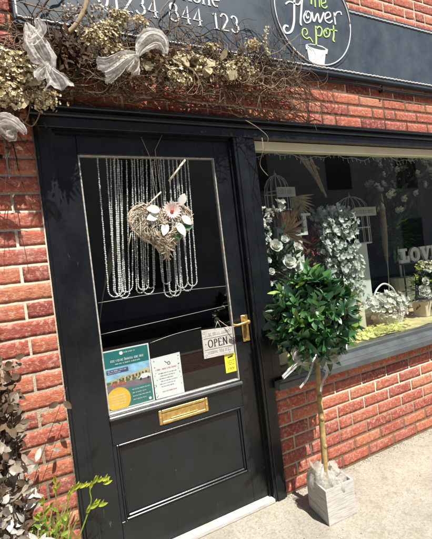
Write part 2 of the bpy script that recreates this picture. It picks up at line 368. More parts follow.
GL = {   # serif characters, unit height, (advance, strokes)
 '0': (.62, [arc(.3, .5, .24, .5, 90, 450, 20)]), '1': (.5, [[(.1, .84), (.28, 1), (.28, 0)], [(.1, 0), (.46, 0)]]),
 '2': (.62, [arc(.28, .74, .22, .26, 170, -30, 10) + [(.06, 0)], [(.05, .02), (.54, .02)]]),
 '3': (.6, [arc(.26, .76, .2, .24, 160, -90, 10), arc(.26, .27, .25, .27, 90, -160, 12)]),
 '4': (.64, [[(.42, 0), (.42, 1), (.03, .3), (.58, .3)], [(.28, 0), (.56, 0)]]),
 '8': (.64, [arc(.3, .75, .19, .24, 90, 450, 16), arc(.3, .26, .25, .27, 90, 450, 16)]),
 ' ': (.42, []),
 'P': (.6, [[(.14, 0), (.14, 1)], [(.14, 1)] + arc(.26, .75, .24, .25, 90, -90, 8) + [(.14, .5)], [(.02, 0), (.26, 0)]]),
 'O': (.8, [arc(.38, .5, .33, .5, 90, 450, 20)]), 'E': (.66, [[(.14, 0), (.14, 1)], [(.04, 1), (.54, 1), (.54, .86)], [(.14, .52), (.44, .52)], [(.04, 0), (.58, 0), (.58, .16)]]),
 'N': (.8, [[(.14, 0), (.14, 1)], [(.14, 1), (.64, 0)], [(.64, 0), (.64, 1)], [(.03, 0), (.25, 0)], [(.03, 1), (.2, 1)], [(.53, 1), (.75, 1)]]),
 'h': (.56, [[(.1, 1), (.1, 0)], [(.1, .45), (.28, .62), (.44, .48), (.44, 0)], [(.0, 0), (.2, 0)], [(.35, 0), (.54, 0)]]),
 'o': (.58, [arc(.27, .31, .22, .31, 90, 450, 16)]), 'n': (.6, [[(.1, .62), (.1, 0)], [(.1, .45), (.28, .62), (.44, .48), (.44, 0)], [(.0, 0), (.2, 0)], [(.35, 0), (.54, 0)]]),
 'e': (.54, [[(.06, .34), (.46, .36)] + arc(.26, .32, .2, .3, 10, 300, 14)]),
}
def write(mb, s, x, z, h, y, w0, w1, track=1.0, depth=0.002, mi=0):
    for ch in s:
        adv, st = GL[ch]
        for q in st:
            stroke(mb, [(x + a*h, z + b*h) for a, b in q], w0, w1, y, 2 if len(q) > 6 else 1, depth, mi=mi, smooth=len(q) > 6)
        x += adv*h*track
    return x

# ------------------------------------------------------------ ground
def sheet_box(name, x0, x1, y0, y1, z0, z1, mat):
    b = MB(); b.box(x0, x1, y0, y1, z0, z1); return structure(b.build(name, mat, smooth=False))
sheet_box('ground', -250, 250, -250, 250, -0.6, -0.14, m_asphalt)
sheet_box('pavement', -20, 25, -2.75, 0.0, -0.13, 0.0, m_concrete)
sheet_box('block_paving_strip', -20, 25, -3.75, -2.755, -0.13, -0.004, m_block)
sheet_box('kerb', -20, 25, -3.90, -3.755, -0.13, 0.003, m_concrete)
sheet_box('road', -20, 25, -8.0, -3.905, -0.138, -0.11, m_asphalt)
# mortar splashes and loose grit where the wall meets the pavement
gb = MB()
for k in range(1500):
    x = rnd.uniform(1.2, 3.6); y = -abs(rnd.gauss(0, 0.022)) - 0.003
    if rnd.random() < 0.22: x = rnd.uniform(0.2, 3.3); y = -rnd.uniform(0, 0.9)
    r = rnd.uniform(0.0012, 0.0045)
    gb.ball((x, y, r*0.3), r, 5, 3, rnd.random(), sq=(1, 1, 0.6))
tag(gb.build('grit', m_grit), 'loose grit and mortar crumbs along the foot of the wall', 'grit', kind='stuff')

# ------------------------------------------------------------ shop building
shop = thing('shop_building', (1.2, 0.2, 0.0), 'red brick flower shop with black painted door and display window', 'shop')
RX = 4.4                                        # right end of the window
wall = MB(); CZ = 0.075; ZT = 2.074
def brick(x0, x1, z0, z1):
    g = 0.0055; x0 += g; x1 -= g; z0 += g*0.95; z1 -= g*0.95
    if x1 - x0 < 0.02: return
    nx = max(2, int((x1 - x0)/0.018)); nz = 4; tn = min(1, max(0, rnd.gauss(0.5, 0.24))); sd = rnd.random()*50
    dy = rnd.gauss(0, 0.0012); vs = []; fs = []
    for j in range(nz + 1):
        for i in range(nx + 1):
            u = i/nx; v = j/nz; x = x0 + (x1 - x0)*u; z = z0 + (z1 - z0)*v
            ex = i in (0, nx); ez = j in (0, nz)
            n = noise.noise(Vector((x*28 + sd, z*60, sd))); y = -0.0030 + dy*.4 - n*0.0016
            if ex: x += noise.noise(Vector((z*90, sd, 1)))*0.0014
            if ez: z += noise.noise(Vector((x*70, sd, v*7)))*0.0016
            if ex or ez: y += 0.0008
            vs.append((x, y, z))
    W = nx + 1
    for j in range(nz):
        for i in range(nx): a = j*W + i; fs.append((a, a + 1, a + W + 1, a + W))
    rim = [i for i in range(W)] + [j*W + nx for j in range(1, nz + 1)] + [nz*W + i for i in range(nx - 1, -1, -1)] + [j*W for j in range(nz - 1, 0, -1)]
    b = len(vs)
    for i in rim: q = vs[i]; vs.append((q[0], 0.012, q[2]))
    m = len(rim)
    for k in range(m): fs.append((rim[k], b + k, b + (k + 1) % m, rim[(k + 1) % m]))
    wall.add(vs, fs, tn, 0)
def course(x0, x1, z, phase):
    k = math.floor((x0 - phase)/0.225)
    while phase + k*0.225 < x1:
        a = max(x0, phase + k*0.225); b = min(x1, phase + (k + 1)*0.225)
        if rnd.random() < 0.04 and b - a > 0.2: brick(a, (a + b)/2, z, z + CZ); brick((a + b)/2, b, z, z + CZ)
        else: brick(a, b, z, z + CZ)
        k += 1
FL = 0.152                                      # left edge of the door frame
for k in range(-7, 21):
    z = 0.497 + CZ*k - 0.0
    course(-1.5, FL - 0.002, z, FL + (0 if (k % 2 == 0) else 0.1125)) if z > -0.06 else None
for k in range(0, 24):                          # over the openings
    z = ZT + CZ*k; course(-1.5, 5.0, z, 2.349 + (0 if k % 2 == 0 else 0.1125))
for k in range(-6, 2):                          # under the window
    z = 0.457 + CZ*k
    if z > -0.06: course(1.207, RX, z, 2.089 + (0 if k % 2 == 0 else 0.1125))
for k in range(-7, 21):
    z = 0.497 + CZ*k
    if z > -0.06: course(RX, 5.0, z, 0.1)
def mort(x0, x1, z0, z1): wall.box(x0, x1, -0.0012, 0.11, z0, z1, 0.5, 1)
mort(-1.5, FL - 0.001, 0, ZT); mort(-1.5, 5.0, ZT + 0.001, 3.9); mort(1.206, RX, 0, 0.60); mort(RX + 0.001, 5.0, 0, ZT)
wall.build('brick_wall', [m_brick, m_mortar], shop)
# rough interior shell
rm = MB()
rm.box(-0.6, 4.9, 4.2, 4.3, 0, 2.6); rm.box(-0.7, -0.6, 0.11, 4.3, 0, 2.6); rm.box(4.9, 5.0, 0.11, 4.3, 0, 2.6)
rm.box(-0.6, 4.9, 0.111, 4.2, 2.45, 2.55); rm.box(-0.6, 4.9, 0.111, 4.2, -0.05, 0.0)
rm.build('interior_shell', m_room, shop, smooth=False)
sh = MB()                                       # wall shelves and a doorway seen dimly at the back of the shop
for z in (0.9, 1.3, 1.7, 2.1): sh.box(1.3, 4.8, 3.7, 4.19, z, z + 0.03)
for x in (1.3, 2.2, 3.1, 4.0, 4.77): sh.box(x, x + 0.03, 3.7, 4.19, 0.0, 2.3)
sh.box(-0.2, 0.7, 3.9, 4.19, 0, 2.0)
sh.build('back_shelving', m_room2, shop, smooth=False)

# door frame: jambs, post, head and cornice
fr_ = MB(); B = 0.002
fr_.box(FL, 0.222, -0.012, 0.11, 0.0, 1.976, bev=B)
fr_.box(FL + 0.012, 0.205, -0.018, -0.0125, 0.0, 1.976, bev=B)
fr_.box(0.2225, 0.236, 0.016, 0.11, 0.0, 1.976)                       # rebate stop
fr_.box(1.126, 1.206, -0.012, 0.11, 0.0, 1.976, bev=B)
fr_.box(1.142, 1.19, -0.018, -0.0125, 0.0, 1.976, bev=B)
fr_.box(1.112, 1.1255, 0.016, 0.11, 0.0, 1.962)
fr_.box(0.2365, 1.1115, 0.014, 0.11, 1.963, 1.9765)
fr_.build('door_frame', m_black, shop, smooth=False)
hd = MB()
hd.box(FL - 0.012, RX + 0.02, -0.018, 0.105, 1.977, 2.022, bev=B)
hd.box(FL - 0.016, RX + 0.02, -0.034, 0.0, 2.0225, 2.044, bev=0.005)
hd.box(FL - 0.018, RX + 0.02, -0.024, 0.0, 2.0445, 2.052)
hd.box(FL - 0.022, RX + 0.02, -0.048, 0.0, 2.0525, 2.071, bev=0.004)
hd.build('lintel', m_black, shop, smooth=False)
ts = MB(); ts.box(0.223, 1.1255, -0.016, 0.10, 0.0005, 0.022, bev=0.003); ts.build('threshold', m_wash, shop, smooth=False)

# door leaf, face at y = 0.03
DF = 0.030
door = MB()
def frame_rect(b, x0, x1, z0, z1, y0, y1, w, mi=0, bev=0.0):
    b.box(x0, x0 + w, y0, y1, z0, z1, mi=mi, bev=bev); b.box(x1 - w, x1, y0, y1, z0, z1, mi=mi, bev=bev)
    b.box(x0 + w + .0003, x1 - w - .0003, y0, y1, z1 - w, z1, mi=mi, bev=bev); b.box(x0 + w + .0003, x1 - w - .0003, y0, y1, z0, z0 + w, mi=mi, bev=bev)
GX0, GX1, GZ0, GZ1 = 0.324, 1.022, 0.682, 1.876
PX0, PX1, PZ0, PZ1 = 0.339, 1.010, 0.195, 0.545
door.box(0.2245, GX0, DF, 0.075, 0.026, 1.974, bev=B); door.box(GX1, 1.1235, DF, 0.075, 0.026, 1.974, bev=B)
door.box(GX0 + .0003, GX1 - .0003, DF, 0.075, GZ1, 1.974, bev=B)
door.box(GX0 + .0003, GX1 - .0003, DF, 0.075, PZ1, GZ0, bev=B)
door.box(GX0 + .0003, GX1 - .0003, DF, 0.075, 0.026, PZ0, bev=B)
for a, b_ in ((GX0 + .0003, PX0), (PX1, GX1 - .0003)): door.box(a, b_, DF, 0.075, PZ0 + .0003, PZ1 - .0003)
door_o = door.build('door', m_black, shop, smooth=False)
pn = MB()
frame_rect(pn, PX0 + .0005, PX1 - .0005, PZ0 + .0005, PZ1 - .0005, DF - 0.004, 0.05, 0.010, bev=0.0025)
frame_rect(pn, PX0 + .011, PX1 - .011, PZ0 + .011, PZ1 - .011, DF + 0.004, 0.05, 0.010, bev=0.0035)
pn.box(PX0 + .0215, PX1 - .0215, DF + 0.014, 0.06, PZ0 + .0215, PZ1 - .0215)
pn.build('lower_panel', m_black, door_o, smooth=False)
gbm = MB(); frame_rect(gbm, GX0, GX1, GZ0, GZ1, DF + 0.004, 0.06, 0.0075, bev=0.002)
gbm.build('glazing_bead', m_bead, door_o, smooth=False)
wb = MB(); wb.box(GX0 - 0.004, GX1 + 0.006, DF - 0.016, DF - 0.0003, GZ0 - 0.022, GZ0 - 0.003, bev=0.005)
wb.build('weather_bead', m_sill, door_o, smooth=False)
gp = MB(); gp.add([(GX0 + .0076, 0.046, GZ0 + .0076), (GX1 - .0076, 0.046, GZ0 + .0076), (GX1 - .0076, 0.046, GZ1 - .0076), (GX0 + .0076, 0.046, GZ1 - .0076)], [(0, 1, 2, 3)])
gp.build('glass_pane', m_glass, door_o, smooth=False)
lp = MB()                                       # brass letter plate
a = at(158, 412, .026); b = at(208, 409, .026)
lx0, lx1, lz0, lz1 = 0.552, 0.816, 0.574, 0.645
frame_rect(lp, lx0, lx1, lz0, lz1, 0.0235, DF - .0003, 0.016, bev=0.003)
lp.box(lx0 + .0165, lx1 - .0165, 0.0265, DF - .0003, lz0 + .0165, lz1 - .0165, bev=0.002)
lp.box(lx0 + .06, lx1 - .06, 0.0225, 0.0262, lz0 + .019, lz0 + .024, bev=0.001)
for x in (lx0 + .008, lx1 - .008): lp.ball((x, 0.0235, (lz0 + lz1)/2), 0.004, 8, 5)
lp.build('letter_plate', m_brass, door_o, smooth=False)
hn = MB()
hx0, hx1, hz0, hz1 = 1.066, 1.108, 0.880, 1.022
hn.box(hx0, hx1, 0.024, DF - .0003, hz0, hz1, bev=0.002)
hn.tube([(1.088, 0.024, 0.988), (1.088, -0.012, 0.988)], 0.010, 12)
hn.tube(crom([(1.090, -0.012, 0.989), (1.06, -0.018, 0.987), (1.02, -0.014, 0.982), (0.995, -0.010, 0.988)], 5), 0.0085, 10, r1=0.0055)
hn.ball((1.088, -0.013, 0.988), 0.0115, 10, 7)
hn.tube([(1.088, 0.0243, 0.945), (1.088, 0.0205, 0.945)], 0.006, 10)
hn.box(1.0865, 1.0895, 0.0205, 0.0238, 0.915, 0.940)
for z in (hz0 + .008, hz1 - .008): hn.ball((1.087, 0.0235, z), 0.0035, 8, 5)
hn.build('door_handle', m_brass, door_o, smooth=True, sharp=40)

# window: frame, glass, sill
win = MB(); WZ0, WZ1 = 0.690, 1.976
win.box(1.2065, 1.262, -0.010, 0.09, 0.6255, WZ1, bev=B); win.box(1.2625, 1.274, 0.014, 0.09, WZ0, WZ1, bev=B)
win_r = MB(); win_r.box(RX - 0.06, RX - 0.001, -0.010, 0.09, 0.6255, WZ1, bev=B)
win_o = win.build('window_frame', m_black, shop, smooth=False); win_r.build('window_post', m_black, win_o, smooth=False)
tr_ = MB(); tr_.box(1.2745, RX - 0.0605, 0.028, 0.085, 1.926, 1.9755, bev=B); tr_.build('cream_top_rail', m_cream, win_o, smooth=False)
gw = MB(); gw.add([(1.2745, 0.040, WZ0 + .001), (RX - 0.0605, 0.040, WZ0 + .001), (RX - 0.0605, 0.040, 1.9255), (1.2745, 0.040, 1.9255)], [(0, 1, 2, 3)])
gw.build('glass_pane', m_glass, win_o, smooth=False)
si = MB()
def prism(b, prof, x0, x1, tn=.5, mi=0):
    n = len(prof); vs = [(x0, y, z) for y, z in prof] + [(x1, y, z) for y, z in prof]
    b.add(vs, [(i, (i + 1) % n, n + (i + 1) % n, n + i) for i in range(n)] + [tuple(range(n - 1, -1, -1)), tuple(range(n, 2*n))], tn, mi)
prism(si, [(0.088, 0.626), (-0.030, 0.626), (-0.030, 0.648), (-0.012, 0.654), (0.012, 0.668), (0.012, 0.6895), (0.088, 0.6895)], 1.2625, RX - 0.0605)
prism(si, [(-0.0305, 0.600), (-0.068, 0.600), (-0.072, 0.604), (-0.072, 0.634), (-0.066, 0.640), (-0.0305, 0.646)], 1.198, RX + 0.01)
prism(si, [(0.088, 0.600), (-0.03, 0.600), (-0.03, 0.6255), (0.088, 0.6255)], 1.2075, RX + 0.01)
si.build('window_sill', m_sill, win_o, smooth=False)

# display deck behind the glass
dk = MB()
dk.box(1.276, RX - 0.07, 0.092, 0.95, 0.655, 0.685)
dk.build('display_deck', m_room2, shop, smooth=False)
cl = MB()
def clf(u, v):
    x = 1.28 + u*3.0; y = 0.095 + v*0.84
    return (x, y, 0.688 + 0.012*max(0, noise.noise(Vector((x*5, y*7, 3)))) + 0.006*max(0, noise.noise(Vector((x*19, y*14, 8)))))
cl.sheet(clf, 120, 34); tag(cl.build('display_cloth', m_cloth), 'tan crumpled cloth spread over the window display deck', 'cloth')

# building across the street (what the panes mirror)
ob = thing('opposite_building', (0, -10, 0), 'long terrace across the street with dark windows, mirrored in the shop glass', 'building')
w = MB(); m_far = mat_simple('far_render', (0.62, 0.60, 0.55), 0.9, 0.25, .6)
w.box(-30, 40, -14, -10, -0.13, 6.5); w.build('wall', m_far, ob, smooth=False)
for k in range(14):
    for z in (0.8, 3.8):
        x = -22 + k*4.2; q = MB(); q.box(x, x + 1.3, -9.99, -9.93, z, z + 1.6); q.build('window', m_room, ob, smooth=False)
w = MB(); w.box(-30, 40, -9.99, -8.0, -0.13, 0.0); structure(w.build('far_pavement', m_concrete, smooth=False))

# ------------------------------------------------------------ fascia sign
SY = -0.050
sign = thing('shop_sign', (1.8, SY, 2.4), 'blue grey fascia sign with rope edge, phone number and flower pot emblem', 'sign')
SX0, SX1, SZ0, SZ1 = 0.125, 4.6, 2.385, 2.825
EC = (1.765, 2.715); ER = (0.315, 0.315)
sb = MB(); sb.box(SX0, SX1, SY, -0.004, SZ0, SZ1, bev=0.003); sb.build('board', m_sign, sign, smooth=False)
hump = MB(); ns = 48
ring = [(EC[0] + ER[0]*math.cos(2*math.pi*k/ns), EC[1] + ER[1]*math.sin(2*math.pi*k/ns)) for k in range(ns)]
vs = [(x, SY - 0.003, z) for x, z in ring] + [(x, -0.006, z) for x, z in ring]
hump.add(vs, [tuple(range(ns - 1, -1, -1)), tuple(range(ns, 2*ns))] + [(k, (k + 1) % ns, ns + (k + 1) % ns, ns + k) for k in range(ns)])
hump.build('emblem_disc', m_sign, sign, smooth=False)
ed = MB()
def rope(b, x0, z0, x1, z1):
    L = math.hypot(x1 - x0, z1 - z0); n = int(L/0.012); P = []
    for i in range(n + 1):
        u = i/n; P.append((x0 + (x1 - x0)*u, SY - 0.003, z0 + (z1 - z0)*u + 0.0022*math.sin(i*2.1) + 0.001*rnd.uniform(-1, 1)))
    b.tube(P, 0.0040, 6)
rope(ed, SX0 + .012, 2.412, SX1 - .02, 2.412)
rope(ed, SX0 + .012, 2.802, EC[0] - .30, 2.802); rope(ed, EC[0] + .30, 2.802, SX1 - .02, 2.802); rope(ed, SX0 + .012, 2.412, SX0 + .012, 2.802)
P = [(EC[0] + 0.292*math.cos(2*math.pi*k/80), SY - 0.006, EC[1] + 0.292*math.sin(2*math.pi*k/80)) for k in range(81)]
ed.tube(P, 0.0038, 6); ed.build('edge_line', m_white, sign)
lt = MB(); yy = SY - 0.0025
xx = 0.475
for word in ('01234', '844', '123'):
    lt = MB(); xx = write(lt, word, xx, 2.522, 0.087, yy, 0.0045, 0.0105, 1.165) + .42*.087*1.165; lt.build('phone_number', m_white, sign, smooth=False)
lt = MB()
write(lt, 'Phone', 0.845, 2.640, 0.095, yy, 0.0045, 0.0105, 1.0)
lt.build('phone_word', m_white, sign, smooth=False)
em = MB(); ye = SY - 0.0060
def draw(mb, pts, w0, w1, mi=0, k=5): stroke(mb, [(at(a, b, ye).x, at(a, b, ye).z) for a, b in pts], w0, w1, ye, k, 0.0025, mi=mi)
# "The" / "Flower" / "pot" hand-lettered with curls; 0 white, 1 green
def drawc(mb, ox, oz, s, pts, w0, w1, mi): stroke(mb, [(ox + a*s, oz + b*s) for a, b in pts], w0, w1, ye, 5, 0.0025, mi=mi)
draw(em, [(294.5, -6), (294.3, 8), (294, 22), (291.5, 31), (286.5, 33), (283.8, 29), (285.5, 25.5), (288.5, 26.5)], .009, .014)
draw(em, [(285.5, 4), (290, 1.5), (298, 4.5), (301, 1)], .008, .010); draw(em, [(286, -9), (292, -11), (304, -8)], .009, .011)
draw(em, [(302.5, -6), (301.5, 8), (300.6, 22.5), (302, 25)], .008, .013)
draw(em, [(306.5, 11), (303.8, 17), (306, 22.5), (310.2, 21), (311, 14.5), (308.2, 11.2), (306, 14), (307.2, 18), (309, 16.6)], .007, .010)
draw(em, [(312, 12), (314, 21.5), (317.8, 13.5), (319.8, 22.5), (324, 12.5)], .007, .011)
draw(em, [(325.5, 18.6), (330.5, 16.2), (329, 12.2), (325.5, 14), (325.4, 20), (329.5, 22.8), (332.5, 20.5)], .007, .010)
draw(em, [(334, 12.5), (335.5, 24.5)], .008, .011); draw(em, [(334.6, 17), (336.8, 12.5), (340.5, 12), (341.5, 14.8)], .007, .009)
# green words
draw(em, [(303, -16), (312, -17.5), (322, -14)], .008, .010, 1); draw(em, [(311, -16), (311.4, 4.2)], .008, .011, 1)
draw(em, [(314.3, -13), (315.4, 7)], .007, .010, 1); draw(em, [(315, -1.5), (317.3, -4), (319, -1), (319.6, 7)], .006, .009, 1)
draw(em, [(321.5, 3.6), (325.6, 2), (324.2, -2), (321.4, 0), (321.8, 5.5), (325, 8), (327.3, 6)], .006, .009, 1)
draw(em, [(315.8, 26), (316.2, 36), (316.3, 48)], .009, .013, 1); draw(em, [(316, 29), (319.5, 26.5), (322, 30), (320.6, 35.6), (316.6, 35)], .007, .010, 1)
draw(em, [(326.5, 28.5), (323.8, 32), (325.2, 36.6), (328.8, 36), (330, 31.5), (327.8, 28.4), (325.9, 30.8), (327, 33.8)], .007, .009, 1)
draw(em, [(333.4, 25.5), (333.9, 35), (333.2, 40), (335, 41.5)], .007, .011, 1); draw(em, [(330.2, 29.6), (337.3, 30.8)], .007, .009, 1)
draw(em, [(313, 42.5), (309.8, 37.5), (306.5, 38.5), (302.6, 34.8), (303, 29.2), (306.2, 29), (307.4, 33), (305.4, 35)], .006, .008, 1)
# pot
q = lambda a, b: (at(a, b, ye).x, ye, at(a, b, ye).z)
em.add([q(305.4, 44.6), q(305.9, 49.2), q(316.6, 51.6), q(327.2, 54.2), q(328, 49.6), q(316.8, 50.6)], [(0, 1, 2, 5), (5, 2, 3, 4)])
em.add([q(305.4, 44.6), q(316.8, 50.6), q(328, 49.6), q(322, 46.0), q(311, 43.6)], [(0, 1, 2, 3, 4)])
em.add([q(307.2, 49.4), q(309.4, 62.2), q(314, 64.6), q(319, 65.4), q(324.4, 65.0), q(325.6, 53.8), q(316.6, 51.5)], [(0, 1, 2, 6), (6, 2, 3, 4, 5)])
em.build('emblem_lettering', [m_white, m_green_paint], sign, smooth=False)
rim = MB(); pr = [(316.6 + 9.0*math.cos(6.283*k/20), 47.2 + 1.7*math.sin(6.283*k/20) + 2.3*math.cos(6.283*k/20)) for k in range(20)]
vs = [(at(a, b, ye - .0005).x, ye - .0005, at(a, b, ye - .0005).z) for a, b in pr]; rim.add(vs, [tuple(range(20))]); rim.build('emblem_pot_opening', m_sign, sign, smooth=False)

# cable slung under the sign
cb = MB(); cb.tube(crom([(1.62, -0.018, 2.350), (2.0, -0.022, 2.356), (2.25, -0.026, 2.352), (2.45, -0.022, 2.343), (3.2, -0.022, 2.348), (4.6, -0.02, 2.350)], 8), 0.011, 10)
for x in (2.32, 2.95, 3.7): cb.box(x, x + .016, -0.036, 0.0, 2.330, 2.366)
tag(cb.build('cable', m_rubber, smooth=False), 'black cable clipped along the brickwork just below the sign', 'cable')

# ------------------------------------------------------------ dried garland over the door
def twig(mb, p0, d, L, r, wob=0.35, seg=7, tn=None, droop=0.0):
    p = Vector(p0); d = Vector(d).normalized(); P = [p.copy()]
    for k in range(seg):
        d = (d + Vector((rnd.uniform(-1, 1), rnd.uniform(-.6, .6), rnd.uniform(-1, 1)))*wob*0.6 + Vector((0, 0, -droop))).normalized()
        p = p + d*(L/seg)
        if p.y > -0.008: p.y = -0.008; d.y = -abs(d.y)
        P.append(p.copy())
    mb.tube(crom(P, 3), r, 5, rnd.random() if tn is None else tn, r1=r*0.35); return P
gar = thing('dried_garland', (0.8, -0.1, 2.3), 'tangled dried flower garland of twigs and cream blooms above the black door', 'garland')
line = [(-0.25, 2.20), (0.0, 2.20), (0.25, 2.22), (0.45, 2.27), (0.65, 2.31), (0.85, 2.30), (1.05, 2.30), (1.25, 2.32), (1.45, 2.32), (1.7, 2.29)]
def gl(u):
    x = -0.25 + u*1.95
    for (a, za), (b, zb) in zip(line, line[1:]):
        if a <= x <= b + 1e-6: return x, za + (zb - za)*(x - a)/(b - a)
tw = MB()
def curl(mb, p0, d, L, r, k_, tn, zmin=2.085):
    # a springy dried tendril: heading turns steadily with changing sign
    p = Vector(p0); a = math.atan2(d[2], d[0]); P = [p.copy()]; w = rnd.uniform(-k_, k_); n = max(5, int(L/.022))
    for i in range(n):
        w += rnd.gauss(0, k_*.45); w *= .88; a += w*.25
        p = p + Vector((math.cos(a), rnd.gauss(0, .22) + d[1]*.4, math.sin(a)))*(L/n); p.y = min(-.008, max(-.24, p.y))
        if p.z < zmin and p.x > .1: p.z = zmin + (zmin - p.z)*.5; a = abs(a)*.3
        P.append(p.copy())
    mb.tube(crom(P, 2), r, 5, tn, r1=r*.4)
for k in range(1000):
    u = rnd.random()**1.35; x, z = gl(u*0.90); z += rnd.gauss(0.005, 0.045)
    if k % 3 == 0: z -= rnd.uniform(.03, .13)
    if z < 2.10 and x > .12: z = rnd.uniform(2.10, 2.25)
    curl(tw, (x, -rnd.uniform(.02, .18), z), (rnd.choice((-1, 1, 1))*rnd.uniform(.4, 1), rnd.uniform(-.3, .3), rnd.uniform(-.45, .45)), rnd.uniform(.12, .42), rnd.uniform(.0009, .0030), 1.6, rnd.random()**1.15)
for k in range(75):
    x = rnd.uniform(1.05, 1.6)
    curl(tw, (x, -rnd.uniform(.03, .12), 2.30 + rnd.gauss(0, .025)), (1, rnd.uniform(-.2, .1), rnd.uniform(-.5, -0.02)), rnd.uniform(.2, .5), rnd.uniform(.001, .0024), .9, rnd.random())
for k in range(22):
    curl(tw, (rnd.uniform(0.2, 1.7), -rnd.uniform(.05, .12), 2.20), (rnd.uniform(-.5, .5), -.1, -1), rnd.uniform(.08, .24), rnd.uniform(.001, .002), 1.5, rnd.random(), 1.6)
for k in range(12):
    curl(tw, (rnd.uniform(-.1, .9), -rnd.uniform(.07, .16), 2.32), (rnd.uniform(-.8, .8), -.15, 1), rnd.uniform(.1, .3), rnd.uniform(.001, .002), 1.3, rnd.random()*.8)
for k in range(10):                               # stouter canes bedded in the garland
    u = rnd.random()*.8; x, z = gl(u)
    curl(tw, (x, -rnd.uniform(.05, .12), z + rnd.gauss(-.01, .03)), (1, 0, rnd.uniform(-.2, .2)), rnd.uniform(.4, .8), rnd.uniform(.004, .007), .6, rnd.random()*.7)
for pts in ([(88, -4), (84, 10), (77, 23), (68, 33)], ):
    tw.tube([q + Vector((rnd.gauss(0, .0008), 0, rnd.gauss(0, .0008))) for q in crom([at(a, b, -.17) for a, b in pts], 6)], 0.0115, 9, 0.9, r1=0.0085)
for pts in ([(0, 132), (14, 130), (26, 120), (30, 104), (28, 88)], [(20, 118), (32, 126), (40, 112), (38, 100)], [(-4, 78), (12, 80), (24, 80), (40, 86)], [(170, 0), (160, 14), (168, 28), (172, 40)],
            [(245, 120), (258, 128), (268, 138), (264, 150)], [(20, 2), (50, 10), (80, 14), (98, 26)], [(-2, 70), (20, 74), (36, 70)], [(258, 60), (280, 58), (292, 66), (300, 84)], [(262, 138), (263, 150), (260, 165), (268, 176)]):
    tw.tube(crom([at(a, b, -.06 - .05*rnd.random()) for a, b in pts], 6), 0.0024 if pts[0][0] > 200 else .0034, 6, 0.8, r1=0.0016)
tw.build('twigs', m_twig, gar)
def cluster(px, py, y, r, n, mat, tn=(0, 1), name='flower_cluster', fr=0.0085, petals=4, parent=gar, squash=.8):
    c = at(px, py, y); b = MB(); r *= 1.12
    for k in range(int(n*3.2)):
        d = Vector((rnd.gauss(0, 1), rnd.gauss(0, 1) - .5, rnd.gauss(0, 1) + .2)).normalized(); rr = r*rnd.uniform(.3, 1.0)*(1.45 if rnd.random() < .22 else 1)
        q = c + Vector((d.x*rr*1.25, d.y*rr*.8, d.z*rr*squash)); q.y = min(q.y, -.01)
        b.flower(q, d + Vector((0, -.4, .3)), fr*rnd.uniform(.7, 1.3), petals, 1, rnd.uniform(.1, .8), tn)
    return b.build(name, mat, parent)
for (px, py, r, n) in [(8, 62, .05, 60), (18, 78, .075, 150), (4, 95, .06, 110), (44, 100, .045, 60), (30, 62, .04, 40), (84, 52, .045, 80), (97, 42, .055, 110), (112, 52, .045, 80), (120, 18, .035, 45), (110, 30, .04, 60),
                       (128, 66, .05, 80), (160, 70, .05, 90), (180, 62, .045, 70), (176, 80, .045, 80), (196, 76, .045, 70), (214, 68, .045, 80), (226, 72, .05, 100), (242, 66, .045, 80), (250, 76, .035, 50), (212, 48, .025, 30), (252, 46, .03, 36), (200, 62, .03, 40), (140, 22, .03, 20)]:
    cluster(px, py, -.12 - .05*rnd.random(), r, int(n*1.0), m_cream_petal)
sp = MB()                                        # upright plume on the right and fine seed heads
for k in range(46):
    u = k/46; c = at(267 - 2*math.sin(u*3), 58 - u*33, -.1); sp.flower(c + Vector((rnd.gauss(0, .007), rnd.gauss(0, .007), 0)), (rnd.uniform(-1, 1), -1, .6), .010*(1.15 - u*.6), 4, 1, .5, (.3, 1))
sp.tube([at(267, 60, -.1), at(266, 26, -.1)], .0012, 5, .6); sp.build('seed_plume', m_cream_petal, gar)
sp = MB()
for k in range(330):
    a, b = (90, 34) if k % 2 else (88, 30)
    c = at(62 + rnd.random()*56, 4 + rnd.random()*42, -.09 - .06*rnd.random()); sp.flower(c, (rnd.uniform(-1, 1), -1, rnd.uniform(-1, 1)), .008*rnd.uniform(.6, 1.3), 3, 1, .4, (.35, 1))
sp.build('filler_sprays', m_dry_leaf, gar)
lv = MB()
for k in range(230):                              # papery brown leaves right of centre and the dark nest on the left
    a, b = rnd.gauss(168, 14), rnd.gauss(68, 7)
    c = at(a, b, -.08 - .09*rnd.random()); lv.leaf(c, (rnd.uniform(-1, 1), rnd.uniform(-1, .1), rnd.uniform(-1, 1)), (0, -1, .3), rnd.uniform(.02, .045), rnd.uniform(.012, .024), .3, .3, rnd.random())
for k in range(800):
    a, b = rnd.gauss(60, 12), rnd.gauss(53, 8)
    c = at(a, b, -.12 - .10*rnd.random()); lv.leaf(c, (rnd.uniform(-1, 1), rnd.uniform(-1, .1), rnd.uniform(-1, 1)), (rnd.uniform(-.5, .5), -1, .3), rnd.uniform(.018, .04), rnd.uniform(.008, .016), .3, .3, rnd.random()*.35)
for k in range(1100):
    u = rnd.random(); x, z = gl(u*.85)
    lv.leaf((x, -rnd.uniform(.03, .13), z + rnd.gauss(-.02, .035)), (rnd.uniform(-1, 1), rnd.uniform(-1, .1), rnd.uniform(-1, 1)), (0, -1, .4), rnd.uniform(.014, .035), rnd.uniform(.006, .014), .3, .3, rnd.random())
lv.build('dry_leaves', m_brown_leaf, gar)
# pale roundish leaves
lv = MB()
for (a, b) in [(206, 66), (213, 60), (190, 66), (150, 62), (205, 78), (222, 60), (172, 56), (22, 96), (40, 78), (196, 56), (230, 80)]:
    lv.leaf(at(a, b, -.17), (rnd.uniform(-1, 1), -.4, rnd.uniform(-1, 1)), (0, -1, .3), .055, .045, .15, .15, .55 + rnd.random()*.3)
lv.build('round_leaves', m_straw, gar)

